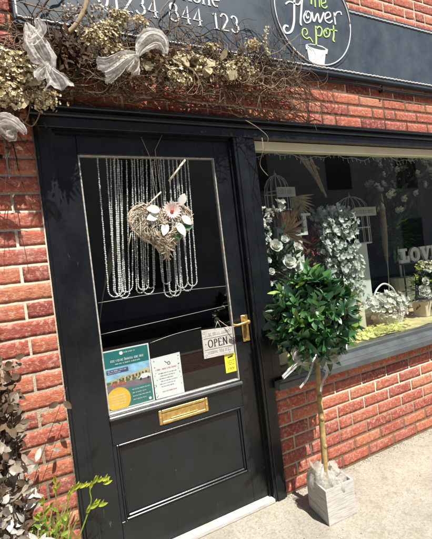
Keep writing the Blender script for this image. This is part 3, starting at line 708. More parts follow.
def ribbon(mb, pts, widths, y, crump=0.012, nu=7, seed=0):
    P = crom([at(a, b, y) for a, b in pts], 7); n = len(P); W = np.interp(np.linspace(0, 1, n), np.linspace(0, 1, len(widths)), widths)
    vs = []
    nu = nu*3; ks = [rnd.uniform(9, 15), rnd.uniform(20, 34)]; phs = [rnd.random()*6, rnd.random()*6]; am = [rnd.uniform(.5, 1), rnd.uniform(.3, .5)]
    for i, q in enumerate(P):
        d = (P[min(i + 1, n - 1)] - P[max(i - 1, 0)]).normalized(); s = d.cross(Vector((0, -1, 0)));
        s = s.normalized() if s.length > 1e-4 else Vector((1, 0, 0)); wv = 1 + .16*noise.noise(Vector((i*.25, seed, 2)))
        for k in range(nu + 1):
            u = k/nu - .5; sh = W[i]/max(widths)
            o = crump*(am[0]*math.sin(u*ks[0]*(1.15 - .3*sh) + phs[0] + i*.05) + am[1]*math.sin(u*ks[1] + phs[1] - i*.08))*(.35 + sh)
            e = .10*noise.noise(Vector((i*.5, seed, (k > nu/2)*9)))*W[i]*(1 if k in (0, nu) else 0)
            vs.append(q + s*(W[i]*u*wv*.92 + e) + Vector((0, min(o, .03), 0)) + d*(crump*.5*math.sin(u*9 + seed)))
    mb.add(vs, [(i*(nu + 1) + k, i*(nu + 1) + k + 1, (i + 1)*(nu + 1) + k + 1, (i + 1)*(nu + 1) + k) for i in range(n - 1) for k in range(nu)])
G_BOW = 'organza bows on the dried garland'
b = MB(); ribbon(b, [(27, 24), (33, 36), (40, 50), (48, 62), (50, 70)], [.012, .075, .115, .075, .02], -.262, seed=1); ribbon(b, [(48, 66), (52, 74), (58, 82), (60, 88)], [.015, .06, .10, .12], -.262, seed=2); ribbon(b, [(36, 20), (40, 30), (30, 40), (26, 34)], [.02, .05, .05, .02], -.262, seed=3)
ribbon(b, [(50, 64), (42, 72), (38, 80)], [.02, .06, .03], -.26, seed=33)
tag(b.build('organza_bow', m_organza), 'long white organza bow left of the dark twig nest, over the sign corner', 'bow', G_BOW)
b = MB(); ribbon(b, [(138, 56), (142, 46), (152, 38), (162, 42), (166, 54)], [.012, .07, .10, .08, .015], -.22, seed=4); ribbon(b, [(138, 54), (126, 58), (112, 68), (102, 72)], [.012, .06, .09, .11], -.21, seed=5); ribbon(b, [(136, 56), (134, 66), (130, 72)], [.03, .07, .05], -.2, seed=6)
tag(b.build('organza_bow', m_organza), 'white organza bow at the middle of the garland under the phone number', 'bow', G_BOW)
b = MB(); ribbon(b, [(-8, 128), (2, 120), (12, 122), (22, 130), (24, 134)], [.03, .05, .05, .035, .012], -.2, seed=7); ribbon(b, [(-6, 120), (4, 130), (12, 136), (8, 128)], [.03, .05, .05, .02], -.19, seed=8)
tag(b.build('organza_bow', m_organza), 'small crumpled white organza bow beside the top left corner of the frame', 'bow', G_BOW)

# dead vine on the left wall below the garland
vn = thing('dried_vine', (0, -0.03, 1.9), 'dried brown vine hanging on the brick wall left of the door frame', 'vine')
b = MB()
for k in range(46): twig(b, (rnd.uniform(-.35, .14), -rnd.uniform(.015, .09), rnd.uniform(1.85, 2.2)), (rnd.uniform(-.7, .7), rnd.uniform(-.3, .1), -1), rnd.uniform(.15, .42), rnd.uniform(.0012, .0035), .4, 8, rnd.random()*.7, .04)
b.build('stems', m_twig, vn)
b = MB()
for k in range(170): b.leaf((rnd.gauss(-.04, .1), -rnd.uniform(.015, .12), rnd.gauss(2.03, .09)), (rnd.uniform(-1, 1), rnd.uniform(-1, 0), rnd.uniform(-1, .3)), (0, -1, .4), rnd.uniform(.02, .045), rnd.uniform(.01, .02), .3, .3, rnd.random()*.8)
b.build('leaves', m_brown_leaf, vn)

# ------------------------------------------------------------ things on the door
# bead strings
loops = [(97, 113, 297, 116), (106, 118, 296, 121), (110, 121, 294, 119), (114, 126, 298, 125), (117, 132, 292, 127), (131, 140, 293, 141), (134, 146, 290, 144), (137, 150, 294, 149), (142, 152, 288, 151), (150, 160, 284, 167), (154, 168, 297, 171), (158, 172, 292, 175), (163, 176, 296, 176), (168, 180, 288, 183), (172, 184, 291, 188), (176, 187, 286, 193)]
for i, (xa, xb, yb, xm) in enumerate(loops):
    y = .060 + .006*(i % 3); A = at(xa, 155.5, y); Bq = at(xb, 155.5, y); Mq = at(xm, yb, y); r = max(.016, (Bq.x - A.x)*.42)
    P = [Vector((A.x, y, 1.868))]; dx = Mq.x - r - A.x
    for k in range(1, 9): P.append(Vector((A.x + dx*k/8, y, 1.868 + (Mq.z + r - 1.868)*k/8)))
    for k in range(1, 8): a = math.pi*k/8; P.append(Vector((Mq.x - r*math.cos(a), y, Mq.z + r - r*math.sin(a))))
    dx = Bq.x - Mq.x - r
    for k in range(9): P.append(Vector((Mq.x + r + dx*k/8, y, Mq.z + r + (1.868 - Mq.z - r)*k/8)))
    b = MB(); acc = 0; step = .0088; b.tube(P, .0006, 4)
    for p0, p1 in zip(P, P[1:]):
        L = (p1 - p0).length; s_ = acc
        while s_ < L: b.ball(p0.lerp(p1, s_/L) + Vector((rnd.gauss(0, .0005), 0, 0)), .0036*rnd.uniform(.95, 1.3), 6, 4); s_ += step
        acc = s_ - L
    where = 'in the left bunch behind the glass' if i < 5 else ('in the middle bunch behind the heart' if i < 9 else 'in the right bunch behind the glass')
    side = ['first', 'second', 'third', 'fourth', 'fifth', 'sixth', 'seventh'][i if i < 5 else (i - 5 if i < 9 else i - 9)]
    tag(b.build('bead_string', m_pearl), f'looped string of pearly beads, {side} from the left {where}', 'bead string', 'bead strings hung inside the door glass')
# wicker heart
HC = Vector((0.668, -0.012, 1.500))
heart = thing('wicker_heart', HC, 'pale twig wicker heart with a pink gerbera hung on the door glass', 'wreath')
def hp(t, s=1.0):
    x = 16*math.sin(t)**3; z = 13*math.cos(t) - 5*math.cos(2*t) - 2*math.cos(3*t) - math.cos(4*t); return x/16*.160*s, (z + 2.5)/14.5*.128*s
b = MB()
for k in range(900):
    t0 = rnd.random()*6.283; s0 = math.sqrt(rnd.uniform(.08, 1.0)); x, z = hp(t0, s0); x2, z2 = hp(t0 + .35, s0); d = Vector((x2 - x, 0, z2 - z)); d = d.normalized() if d.length > 1e-5 else Vector((1, 0, 0))
    d = (d + Vector((rnd.gauss(0, .40), rnd.gauss(0, .12), rnd.gauss(0, .40)))).normalized(); L = rnd.uniform(.03, .10)*(1.0 if s0 < .8 else .7); bulge = .034*(1 - s0**2)
    c = HC + Vector((x, -bulge - rnd.uniform(-.006, .010), z)); P = [c - d*L/2, c - d*L*.15 + Vector((0, -.005, rnd.gauss(0, .003))), c + d*L*.2 + Vector((0, -.004, rnd.gauss(0, .003))), c + d*L/2]
    b.tube(crom(P, 2), rnd.uniform(.0009, .0024), 5, rnd.random(), r1=.0008)
for s0 in (1.0, .96, 1.03, .92, 1.0, .98):
    b.tube([HC + Vector((hp(k/40*6.283, s0)[0] + rnd.gauss(0, .001), rnd.gauss(-.008, .005), hp(k/40*6.283, s0)[1] + rnd.gauss(0, .002))) for k in range(41)], .0028, 6, .6)
b.build('wicker', m_wicker, heart)
b = MB(); b.tube([at(185, 160, -.02), at(176, 172, -.025), at(169, 181, -.02)], .0055, 6, .9); b.build('bark_stick', m_wicker, heart); b = MB(); b.tube([at(161, 192, -.02), at(145, 208, -.03)], .004, 6, .8); b.build('bark_stick', m_wicker, heart); b = MB()
b.tube([at(128, 250, -.01), at(131, 232, -.02)], .002, 5, .7); b.build('bark_stick', m_wicker, heart)
b = MB(); T = HC + Vector((0, 0, .075)); b.tube([T, at(149, 155, .02), at(141, 137, .012)], .0013, 5, .6); b.tube([T + Vector((.015, 0, 0)), at(155, 150, .02), at(162, 135, .012)], .0013, 5, .6)
b.build('hanging_cord', m_wicker, heart)
b = MB(); c = at(171.5, 211, -.05)
for l in range(2):
    for k in range(19):
        a = 6.283*(k + .5*l)/19; d = Vector((math.cos(a), -.10 - .2*l, math.sin(a))); b.leaf(c, d, (0, -1, 0), .050 - .008*l, .014, -.05, .1, 1.0 if l == 0 else .7, rows=5)
b.build('gerbera_petals', m_pink_petal, heart)
b = MB(); b.ball(c + Vector((0, -.009, 0)), .0095, 10, 6, .5, sq=(1, .5, 1)); b.build('gerbera_centre', m_redp, heart)
b = MB()
for (a, q, dx, dz, L) in [(160, 210, -1, .1, .07), (158, 215, -1, -.3, .065), (166, 222, -.4, -1, .07), (176, 222, .5, -1, .08), (180, 205, .5, 1, .06), (182, 216, .7, -.8, .06)]:
    b = MB(); b.leaf(at(a, q, -.048), (dx, -.3, dz), (0, -1, .1), L, .04, .1, .2, .8, rows=8); b.build('white_petal', m_white_petal, heart)
b = MB()
for (a, q, dx, dz) in [(177, 226, .9, -.4), (174, 230, .4, -.9), (182, 228, 1, .1)]: b.leaf(at(a, q, -.045), (dx, -.2, dz), (0, -1, .1), .055, .034, .1, .25, .45)
b.build('leaves', m_leaf, heart)

def plane_poly(b, pts, y, mi=0, d=.0006):
    n = len(pts); vs = [(a, y, c) for a, c in pts] + [(a, y + d, c) for a, c in pts]
    b.add(vs, [tuple(range(n)), tuple(range(2*n - 1, n - 1, -1))] + [(k, n + k, n + (k + 1) % n, (k + 1) % n) for k in range(n)], .5, mi)
def rect(b, x0, x1, z0, z1, y, mi=0, d=.0006): plane_poly(b, [(x0, z0), (x1, z0), (x1, z1), (x0, z1)], y, mi, d)
def squiggle(b, x0, x1, z, h, y, w=.0012, mi=0):     # print too small to read: words of letter-like marks
    x = x0; w = min(w, h*.17)
    while x < x1 - h*.6:
        for _ in range(rnd.randint(2, 7)):
            if x > x1 - h*.5: break
            k = rnd.random(); a = x; c = z - h*.45; t_ = z + h*.45; m = x + h*.45; hi = h*.3 if rnd.random() < .25 else 0
            if k < .45: stroke(b, [(a, c), (a, t_ + hi)], w, w, y, 1, .0003, mi=mi, smooth=False)
            if k < .25 or k > .8: stroke(b, [(a, t_), (m - h*.1, t_ - h*.1), (m - h*.1, c)], w, w, y, 1, .0003, mi=mi, smooth=False)
            if k >= .45: stroke(b, arc(a + h*.2, z, h*.22, h*.42, 30, 330, 6), w, w, y, 1, .0003, mi=mi, smooth=False)
            x += h*.62
        x += h*.5
# event poster (outside face of the glass side, taped inside)
def poster():
    y = .052; o = thing('poster', (.44, y, .69), 'teal poster with a street photo and amber circle on the door glass', 'poster')
    x0, x1, z0, z1 = .327, .551, .692, .972
    b = MB(); rect(b, x0, x1, z0, z1, y); b.build('sheet', m_paper, o, smooth=False)
    e = .006; X0, X1, Z0, Z1 = x0 + e, x1 - e, z0 + e, z1 - e; y -= .0005
    b = MB(); rect(b, X0, X1, Z1 - .075, Z1, y - .0003); b.build('teal_band', m_teal, o, smooth=False); b = MB(); rect(b, X0, X1, Z0, Z0 + .085, y - .0003)
    b.build('teal_band', m_teal, o, smooth=False)
    b = MB(); rect(b, X0, X1, Z0 + .115, Z1 - .0752, y, 0); rect(b, X0, X1, Z0 + .0852, Z0 + .1148, y, 1)
    zz = Z0 + .115
    plane_poly(b, [(X0, zz), (X1, zz), (X1, zz + .042), (X1 - .03, zz + .046), (X1 - .05, zz + .038), (X0 + .09, zz + .030), (X0 + .075, zz + .036), (X0 + .06, zz + .028), (X0, zz + .016)], y - .0004, 2)
    for k in range(9): x = X0 + .06 + k*.016; rect(b, x, x + .006, zz + .010 + k*.001, zz + .020 + k*.0015, y - .0008, 3)
    for k in range(7): x = X0 + .01 + k*.030; plane_poly(b, [(x + .012*math.cos(j*.9), zz + .008 + .007*math.sin(j*.9)) for j in range(7)], y - .0009, 4)
    for k in range(6): x = X0 + .022 + k*.011; plane_poly(b, [(x, zz - .008), (x + .009, zz - .008), (x + .007, zz + .006 + (k % 3)*.003), (x + .002, zz + .008)], y - .0012, 5)
    plane_poly(b, [(X1 - .062, zz - .002), (X1 - .002, zz - .001), (X1 - .002, zz + .014), (X1 - .02, zz + .021), (X1 - .042, zz + .020), (X1 - .052, zz + .010)], y - .0012, 6)
    for x in (X1 - .05, X1 - .013): plane_poly(b, [(x + .006*math.cos(j*.785), zz - .002 + .006*math.sin(j*.785)) for j in range(8)], y - .0014, 3)
    rect(b, X0 + .006, X0 + .108, Z1 - .104, Z1 - .084, y - .0008, 7)
    b.build('street_photo', [m_sky_print, m_road_p, m_stone_p, m_ink, m_greenp, m_redp, m_paper, m_navyp], o, smooth=False)
    b = MB(); C0 = (X0 + .048, Z0 + .042); pts = []
    for k in range(40):
        a = 6.283*k/40; x, z = C0[0] + .056*math.cos(a), C0[1] + .056*math.sin(a); pts.append((max(x, X0), max(z, Z0)))
    plane_poly(b, pts, y - .0018); b.build('amber_circle', m_orange, o, smooth=False)
    b = MB(); yy = y - .0022
    squiggle(b, X0 + .03, X1 - .02, Z1 - .046, .011, yy, .0024); squiggle(b, X0 + .05, X1 - .04, Z1 - .062, .006, yy); squiggle(b, X0 + .095, X0 + .15, Z1 - .014, .006, yy)
    plane_poly(b, [(X0 + .082 + .009*math.cos(j*.785), Z1 - .015 + .009*math.sin(j*.785)) for j in range(8)], yy)
    squiggle(b, X0 + .012, X0 + .10, Z1 - .091, .006, yy - .0004); squiggle(b, X0 + .012, X0 + .07, Z1 - .099, .004, yy - .0004)
    for k in range(4): squiggle(b, X0 + .115, X1 - .01 - .02*(k % 2), Z0 + .072 - k*.016, .005, yy)
    plane_poly(b, [(X1 - .016 + .007*math.cos(j*.785), Z0 + .012 + .007*math.sin(j*.785)) for j in range(8)], yy)
    for k in range(4): squiggle(b, X0 + .014, X0 + .082, Z0 + .062 - k*.013, .0045, yy)
    b.build('small_print', m_paper, o, smooth=False)
poster()
o = thing('notice', (.63, .052, .69), 'white notice with pink heading and grey text beside the teal poster', 'notice')
b = MB(); plane_poly(b, [(.558, .693), (.708, .691), (.706, .896), (.553, .892)], .0535); b.build('sheet', m_paper, o, smooth=False)
b = MB(); squiggle(b, .58, .685, .832, .007, .0525, .0014, 0); squiggle(b, .595, .67, .722, .005, .0525, .0010, 0)
for k in range(6): squiggle(b, .585 + .008*(k % 2), .68 - .01*(k % 3), .812 - k*.013, .004, .0525, .0008, 1)
stroke(b, [(.622, .868), (.634, .858), (.644, .862), (.650, .850), (.640, .848), (.636, .856)], .002, .0025, .0525, 5, .0003, mi=2)
for k in range(30):
    x, z = (rnd.choice((.567, .695)) + rnd.gauss(0, .004), rnd.uniform(.70, .885)); plane_poly(b, [(x + .0022*math.cos(j*1.05), z + .0022*math.sin(j*1.05)) for j in range(6)], .0527, 1, .0003)
b.build('print', [m_pinkink, m_greyink, m_ink], o, smooth=False)

# OPEN sign
o = thing('open_sign', (.92, .04, .83), 'whitewashed wooden OPEN sign hanging from a suction hook on the glass', 'sign')
b = MB(); ox0, ox1, oz0, oz1 = .830, 1.012, .832, .982
rx = [(ox0, oz0 + .004), (ox1 - .004, oz0), (ox1, oz1 - .010), (ox0 + .002, oz1)]
plane_poly(b, rx, .036, d=.008); b.build('board', m_wash, o, smooth=False)
b = MB()
write(b, 'OPEN', ox0 + .030, oz0 + .056, .038, .0352, .0022, .0062, 1.10, .0006)
for z in (oz0 + .046, oz0 + .104): stroke(b, [(ox0 + .008, z), (ox1 - .008, z - .003)], .0014, .0014, .0352, 2, .0006)
for x in (ox0 + .017, ox1 - .013): plane_poly(b, [(x + .003*math.cos(j*1.05), oz0 + .075 + .003*math.sin(j*1.05)) for j in range(6)], .0352)
b.build('lettering', m_ink, o, smooth=False)
b = MB(); squiggle(b, ox0 + .02, ox1 - .02, oz0 + .122, .015, .0352, .0018); squiggle(b, ox0 + .025, ox1 - .03, oz0 + .028, .014, .0352, .0018)
for (x, z) in ((ox0 + .014, oz1 - .016), (ox1 - .016, oz1 - .024), (ox0 + .014, oz0 + .016), (ox1 - .03, oz0 + .018)):
    stroke(b, arc(x, z, .006, .006, 0, 300, 8), .0012, .0018, .0352, 2, .0006)
b.build('faded_script', m_greyink, o, smooth=False)
b = MB(); S = at(217, 320.5, .04); b.ball(S, .017, 14, 6, sq=(1, .3, 1)); b.ball(S + Vector((0, -.008, 0)), .006, 8, 5); tag(b.build('suction_hook', m_glass), 'clear suction cup hook above the OPEN sign', 'hook')
b = MB(); b.tube([(S.x, .036, S.z - .004), (S.x - .02, .036, oz1 - .006)], .0013, 5); b.tube([(S.x, .036, S.z - .004), (S.x + .018, .036, oz1 - .008)], .0013, 5); b.build('hanging_wire', m_wire, o)
# yellow card
o = thing('yellow_card', (.985, .05, .73), 'small bright yellow card with a black bar below the OPEN sign', 'card')
b = MB(); rect(b, .949, 1.020, .733, .832, .0435); b.build('card', m_yellow, o, smooth=False)
b = MB(); plane_poly(b, [(.968, .808), (1.0, .812), (1.0, .820), (.968, .816)], .0430, d=.0003)
for k, z in enumerate((.794, .784, .774)): squiggle(b, .962 + .004*k, 1.008, z, .004, .0430, .0009)
squiggle(b, .966, 1.006, .752, .013, .0430, .002); b.build('print', m_ink, o, smooth=False)
# thin pale lines across the pane, built as fine tubes
G_W = 'thin pale lines across the door glass'
for nm, pts in (('upper', [(98, 303), (160, 293), (226, 286)]), ('middle', [(101, 334.5), (165, 320), (229, 305)]), ('lower', [(150, 343), (175, 334), (201, 327.5)])):
    b = MB(); b.tube(crom([at(q[0], q[1], .05) for q in pts], 6), .0011, 5); tag(b.build('wire', m_wire), f'{nm} of the three thin pale lines across the door glass', 'wire', G_W)
b = MB(); b.tube(crom([S + Vector((.01, -.004, 0)), at(229, 327, .02), at(236, 326, 0.0), at(243, 324, -.004)], 5), .0016, 5); tag(b.build('string', m_wicker), 'cream string tied from the hook to the brass door handle', 'string')

# ------------------------------------------------------------ topiary tree, planter, wrap, ribbon
TX, TY = 1.312, -0.235
tree = thing('topiary_tree', (TX, TY, 0.03), 'small topiary tree with glossy green crown standing in a whitewashed box', 'tree')
b = MB(); b.tube(crom([(1.300, TY, .03), (1.306, TY, .25), (1.318, TY, .5), (1.332, TY, .74), (1.345, TY, .95)], 6), .0165, 10, r1=.011)
for z in (.33, .47, .58): b.ball((1.303 + z*.026, TY - .008, z), .0115, 8, 6, sq=(1, 1, 1.3))
CC = Vector((1.338, TY - .005, .985)); TR = Vector((.215, .185, .228))
for k in range(26):
    d = Vector((rnd.gauss(0, 1), rnd.gauss(0, 1), rnd.gauss(0, .8) + .15)).normalized(); q = CC + Vector((d.x*TR.x, d.y*TR.y, d.z*TR.z))*.75
    b.tube(crom([(1.338, TY, .82 + rnd.random()*.1), CC.lerp(q, .5) + Vector((0, 0, -.02)), q], 3), .0045, 5, r1=.002)
b.build('trunk', m_trunk, tree)
b = MB()
nro = 165
for k in range(nro):
    ph = math.acos(1 - 2*(k + .5)/nro); th = math.pi*(1 + 5**.5)*k
    d = Vector((math.sin(ph)*math.cos(th), math.sin(ph)*math.sin(th), math.cos(ph)))
    rr = rnd.uniform(.72, 1.05); q = CC + Vector((d.x*TR.x, d.y*TR.y, d.z*TR.z))*rr
    if q.z < .82 and q.y < -.22 and abs(q.x - 1.31) < .10: continue
    ax = (d + Vector((rnd.gauss(0, .3), rnd.gauss(0, .3), rnd.gauss(0, .25) + .25))).normalized(); u = ax.orthogonal().normalized(); w = ax.cross(u); tb = rnd.uniform(0, .72); big = rnd.uniform(.75, 1.2)
    nl = rnd.randint(7, 10); young = rnd.random() < .10
    for j in range(nl):
        a = 6.283*j/nl + rnd.uniform(-.3, .3); sp_ = rnd.uniform(.15, .5) if j % 3 == 0 else rnd.uniform(.6, 1.5); dd = (u*math.cos(a) + w*math.sin(a))*sp_ + ax*.7 + Vector((0, 0, -.15*rnd.random()))
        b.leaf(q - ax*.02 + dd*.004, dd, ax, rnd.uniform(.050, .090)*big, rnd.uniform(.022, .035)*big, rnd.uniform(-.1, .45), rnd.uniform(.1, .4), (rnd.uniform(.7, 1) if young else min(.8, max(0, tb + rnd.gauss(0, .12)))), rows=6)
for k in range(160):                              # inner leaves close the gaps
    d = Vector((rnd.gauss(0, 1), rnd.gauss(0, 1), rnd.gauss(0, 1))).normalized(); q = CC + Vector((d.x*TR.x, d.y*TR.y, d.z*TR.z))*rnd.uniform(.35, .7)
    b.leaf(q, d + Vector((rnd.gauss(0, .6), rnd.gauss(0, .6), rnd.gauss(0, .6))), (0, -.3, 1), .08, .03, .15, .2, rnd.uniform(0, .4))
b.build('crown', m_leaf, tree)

pl = thing('planter_box', (1.31, -.23, 0), 'whitewashed square wooden planter box standing on the pavement by the wall', 'planter')
def plk(b, p0, p1, z0, z1, th, inward, bulge=.0):
    # one board between two ground points
    p0 = Vector(p0); p1 = Vector(p1); n = Vector(inward).normalized()*th
    vs = [(p0.x, p0.y, z0), (p1.x, p1.y, z0), (p1.x + n.x, p1.y + n.y, z0), (p0.x + n.x, p0.y + n.y, z0)]; vs += [(a, c, z1 + rnd.uniform(-.001, .001)) for a, c, _ in vs]
    b.add(vs, [(0, 1, 5, 4), (1, 2, 6, 5), (2, 3, 7, 6), (3, 0, 4, 7), (4, 5, 6, 7), (3, 2, 1, 0)], rnd.random())
F = Vector((1.215, -.326, 0)); Rt = Vector((1.392, -.332, 0)); Lf = Vector((1.243, -.150, 0)); Bk = Rt + (Lf - F)
ctr = (F + Bk)/2
for (p0, p1) in ((F, Rt), (Rt, Bk), (Bk, Lf), (Lf, F)):
    inn = (ctr - (p0 + p1)/2); b = MB(); e = (p1 - p0).normalized()*.011 if (p0 is Rt or p0 is Lf) else Vector((0, 0, 0))
    for z0, z1 in ((.002, .052), (.0535, .112), (.1135, .170)): plk(b, p0 + e, p1 - e, z0, z1, .010, inn)
    b.build('side_board', m_wash, pl, smooth=False)
b = MB(); b.add([F + Vector((.012, .012, .135)), Rt + Vector((-.012, .012, .135)), Bk + Vector((-.012, -.012, .135)), Lf + Vector((.012, -.012, .135))], [(0, 1, 2, 3)]); b.build('soil', m_room, pl, smooth=False)
# gauze wrapped round the root ball
b = MB()
def wrap(u, v):
    a = 6.283*u; pk = .12 + .035*noise.noise(Vector((math.cos(a)*2, math.sin(a)*2, 4))) + (.035 if 2.2 < a < 3.6 else 0)
    z = .10 + v*pk + .004*math.sin(a*9); r = (.078 + .024*math.sin(v*2.6) - .060*v**2.8) + .010*noise.noise(Vector((math.cos(a)*2.5, math.sin(a)*2.5, v*3))) + .005*math.sin(a*13 + v*4)
    return (TX + .002 + r*math.cos(a), TY + r*math.sin(a), z)
b.sheet(wrap, 72, 16)
for k in range(4):
    a = (2.4, 2.9, .3, 5.2)[k]; base = Vector((TX + .055*math.cos(a), TY + .055*math.sin(a), .20)); tip = base + Vector((math.cos(a)*.028, math.sin(a)*.028, .055 if k < 2 else .02)); s = Vector((-math.sin(a), math.cos(a), 0))*.035
    b.add([base - s, base + s, base + s*.7 + (tip - base)*.6, tip, base - s*.7 + (tip - base)*.5], [(0, 1, 2, 3, 4)])
for k in range(40):
    a = rnd.random()*6.28; r = .055 + rnd.random()*.02; q = Vector((TX + r*math.cos(a), TY + r*math.sin(a), .16 + rnd.random()*.05)); b.tube([q, q + Vector((math.cos(a)*.02, math.sin(a)*.02, .02)), q + Vector((math.cos(a)*.03 + rnd.gauss(0, .01), math.sin(a)*.03, .01))], .0006, 3)
tag(b.build('gauze_wrap', m_hessian), 'cream gauze wrapped round the base of the topiary stem in the box', 'wrap')
b = MB()
ribbon(b, [(318, 352), (308, 352), (300, 350), (296, 356), (304, 362), (316, 358)], [.02, .05, .06, .05, .04, .02], -.30, .008, 6, 11)
ribbon(b, [(320, 352), (328, 347), (337, 350), (336, 358), (328, 360), (320, 357)], [.02, .05, .06, .05, .04, .02], -.30, .008, 6, 12)
ribbon(b, [(312, 356), (300, 362), (291, 370), (283, 378)], [.02, .028, .024, .018], -.31, .005, 4, 13)
ribbon(b, [(314, 358), (311, 370), (306, 380), (300, 388)], [.014, .016, .012, .010], -.31, .004, 3, 14)
ribbon(b, [(322, 358), (327, 372), (323, 382), (321, 392)], [.014, .016, .012, .010], -.31, .004, 3, 15)
b.ball(at(318, 355, -.29), .016, 8, 6)
tag(b.build('ribbon_bow', m_ribbon), 'white organza ribbon bow tied round the stem under the green crown', 'bow')

# ------------------------------------------------------------ plants at the left foot of the wall
sv = thing('dried_shrub', (-.14, -.2, 0), 'dried silvery leaved shrub against the brick wall left of the door', 'shrub')
b = MB(); lf = MB()
for k in range(105):
    x0 = min(-.02, rnd.gauss(-.16, .07)); y0 = -rnd.uniform(.04, .30); H_ = rnd.uniform(.35, 1.0) if k % 3 else rnd.uniform(.9, 1.12)
    top = Vector((x0*.9 + rnd.gauss(.0, .05) - .01, y0 + rnd.gauss(0, .03), H_)); P = crom([(x0, y0, 0), (x0 + rnd.gauss(0, .02), y0, H_*.5), top], 6)
    for q in P: q.y = min(q.y, -.012)
    b.tube(P, .0022, 5, rnd.random()*.5, r1=.0009)
    for q in P[3:]:
        for j in range(3):
            if q.x > .03 and rnd.random() < .7: continue
            t_ = rnd.random(); t_ *= max(.40, min(1, 1.15 - (q.z - .45)*1.5))
            lf.leaf(q + Vector((rnd.gauss(0, .008), rnd.gauss(0, .008), rnd.gauss(0, .02))), (rnd.uniform(-1, 1), rnd.uniform(-1, .4), rnd.uniform(-.6, 1)), (rnd.uniform(-.5, .5), -1, rnd.uniform(0, .8)), rnd.uniform(.030, .056), rnd.uniform(.014, .027), rnd.uniform(-.2, .4), .35, t_**.8)
lf.v = [(x, min(y, -.008), z) for x, y, z in lf.v]
b.build('stems', m_twig, sv); lf.build('foliage', m_dry_leaf, sv)
fz = thing('budding_plant', (.1, -.1, 0), 'green stems with yellow buds rising beside the left door jamb', 'plant')
b = MB(); bu = MB(); bl = MB()
def stem_(pts, y, buds):
    P = crom([at(a, q, y) for a, q in pts], 6); P = [Vector((P[0].x - .01, y, 0))] + P; b.tube(P, .0032, 6, .45, r1=.002)
    for (a, q, dx, dz) in buds: bu.leaf(at(a, q, y), (dx, -.2, dz), (0, -1, .3), rnd.uniform(.030, .046), .0145, -.2, .8, rnd.uniform(.6, 1)); bu.leaf(at(a, q, y) + Vector((0, .004, 0)), (dx + .25, .1, dz + .2), (0, -1, -.3), rnd.uniform(.022, .036), .013, .2, .6, rnd.uniform(.5, .9))
stem_([(78, 539), (84, 524), (91, 502), (90, 490), (96, 481), (104, 481)], -.12, [(90, 489, .3, 1), (93, 484, .6, .9), (97, 482, 1, .5), (101, 481, 1, .3), (103, 484, 1, .2), (86, 513, .4, .5), (89, 509, 1, .4), (92, 506, 1, .6), (97, 506, 1, .1)])
stem_([(64, 539), (67, 520), (68, 502), (72, 492), (80, 487)], -.11, [(68, 500, .2, 1), (70, 494, .5, 1), (74, 490, .8, .7), (78, 488, 1, .3), (81, 487, 1, .2)])
stem_([(56, 539), (57, 510), (55, 490)], -.09, [(56, 492, -.3, 1), (57, 488, .4, 1), (55, 484, 0, 1)])
stem_([(45, 539), (46, 520), (42, 500)], -.14, [(44, 515, .6, .7), (40, 520, -.5, .8), (42, 505, .2, 1)])
for k in range(55):
    x = rnd.uniform(-.07, .10); y = -rnd.uniform(.03, .22); H_ = rnd.uniform(.25, .46); tn = rnd.random()
    P = crom([(x, y, 0), (x + rnd.gauss(0, .02), y, H_*.6), (x + rnd.gauss(.01, .04), y - .01, H_)], 5)
    n = len(P)
    for i in range(n - 1):
        w0 = .0045*math.sin(math.pi*(.25 + .72*i/n)); w1 = .0045*math.sin(math.pi*(.25 + .72*(i + 1)/n)); bl.add([P[i] + Vector((-w0, 0, 0)), P[i] + Vector((w0, -.002, 0)), P[i + 1] + Vector((w1, -.002, 0)), P[i + 1] + Vector((-w1, 0, 0))], [(0, 1, 2, 3)], tn)
b.build('stems', m_lime, fz); bu.build('buds', m_lime, fz); bl.build('blades', m_lime_dry, fz)
b = MB()
for k in range(150):
    x = rnd.uniform(-.07, .09); z = rnd.uniform(.22, .47 - .6*max(0, x)); b.leaf((x, -rnd.uniform(.04, .24), z), (rnd.uniform(-1, 1), rnd.uniform(-1, 0), rnd.uniform(-.2, 1)), (0, -1, .5), rnd.uniform(.018, .038), rnd.uniform(.007, .013), .2, .3, rnd.random()*.75)
b.build('leaves', m_lime, fz)

# ------------------------------------------------------------ window display
def Gz(px, py, z=.69):
    r = ray(px, py); return CAM + r*((z - CAM.z)/r.z)
def sprays(b, c, rad, n, fr=.02, petals=5, tn=(.4, 1), layers=1, bias=(0, -.5, .3)):
    for k in range(n):
        d = Vector((rnd.gauss(0, 1), rnd.gauss(0, 1), rnd.gauss(0, 1))).normalized(); rr = rnd.uniform(.6, 1.05)
        q = Vector(c) + Vector((d.x*rad[0], d.y*rad[1], d.z*rad[2]))*rr; q.y = max(q.y, .062)
        b.flower(q, d + Vector(bias), fr*rnd.uniform(.7, 1.25), petals, layers, rnd.uniform(.2, .8), tn)
def greens(b, c, rad, n, L=.05, W=.02, tn=(0, 1)):
    for k in range(n):
        d = Vector((rnd.gauss(0, 1), rnd.gauss(0, 1), rnd.gauss(0, 1))).normalized(); rr = rnd.uniform(.2, 1.0)
        q = Vector(c) + Vector((d.x*rad[0], d.y*rad[1], d.z*rad[2]))*rr; q.y = max(q.y, .07 + L*.4)
        b.leaf(q, d + Vector((0, 0, .3)), (0, -.6, 1), L*rnd.uniform(.6, 1.2), W*rnd.uniform(.7, 1.2), .2, .2, rnd.uniform(*tn))
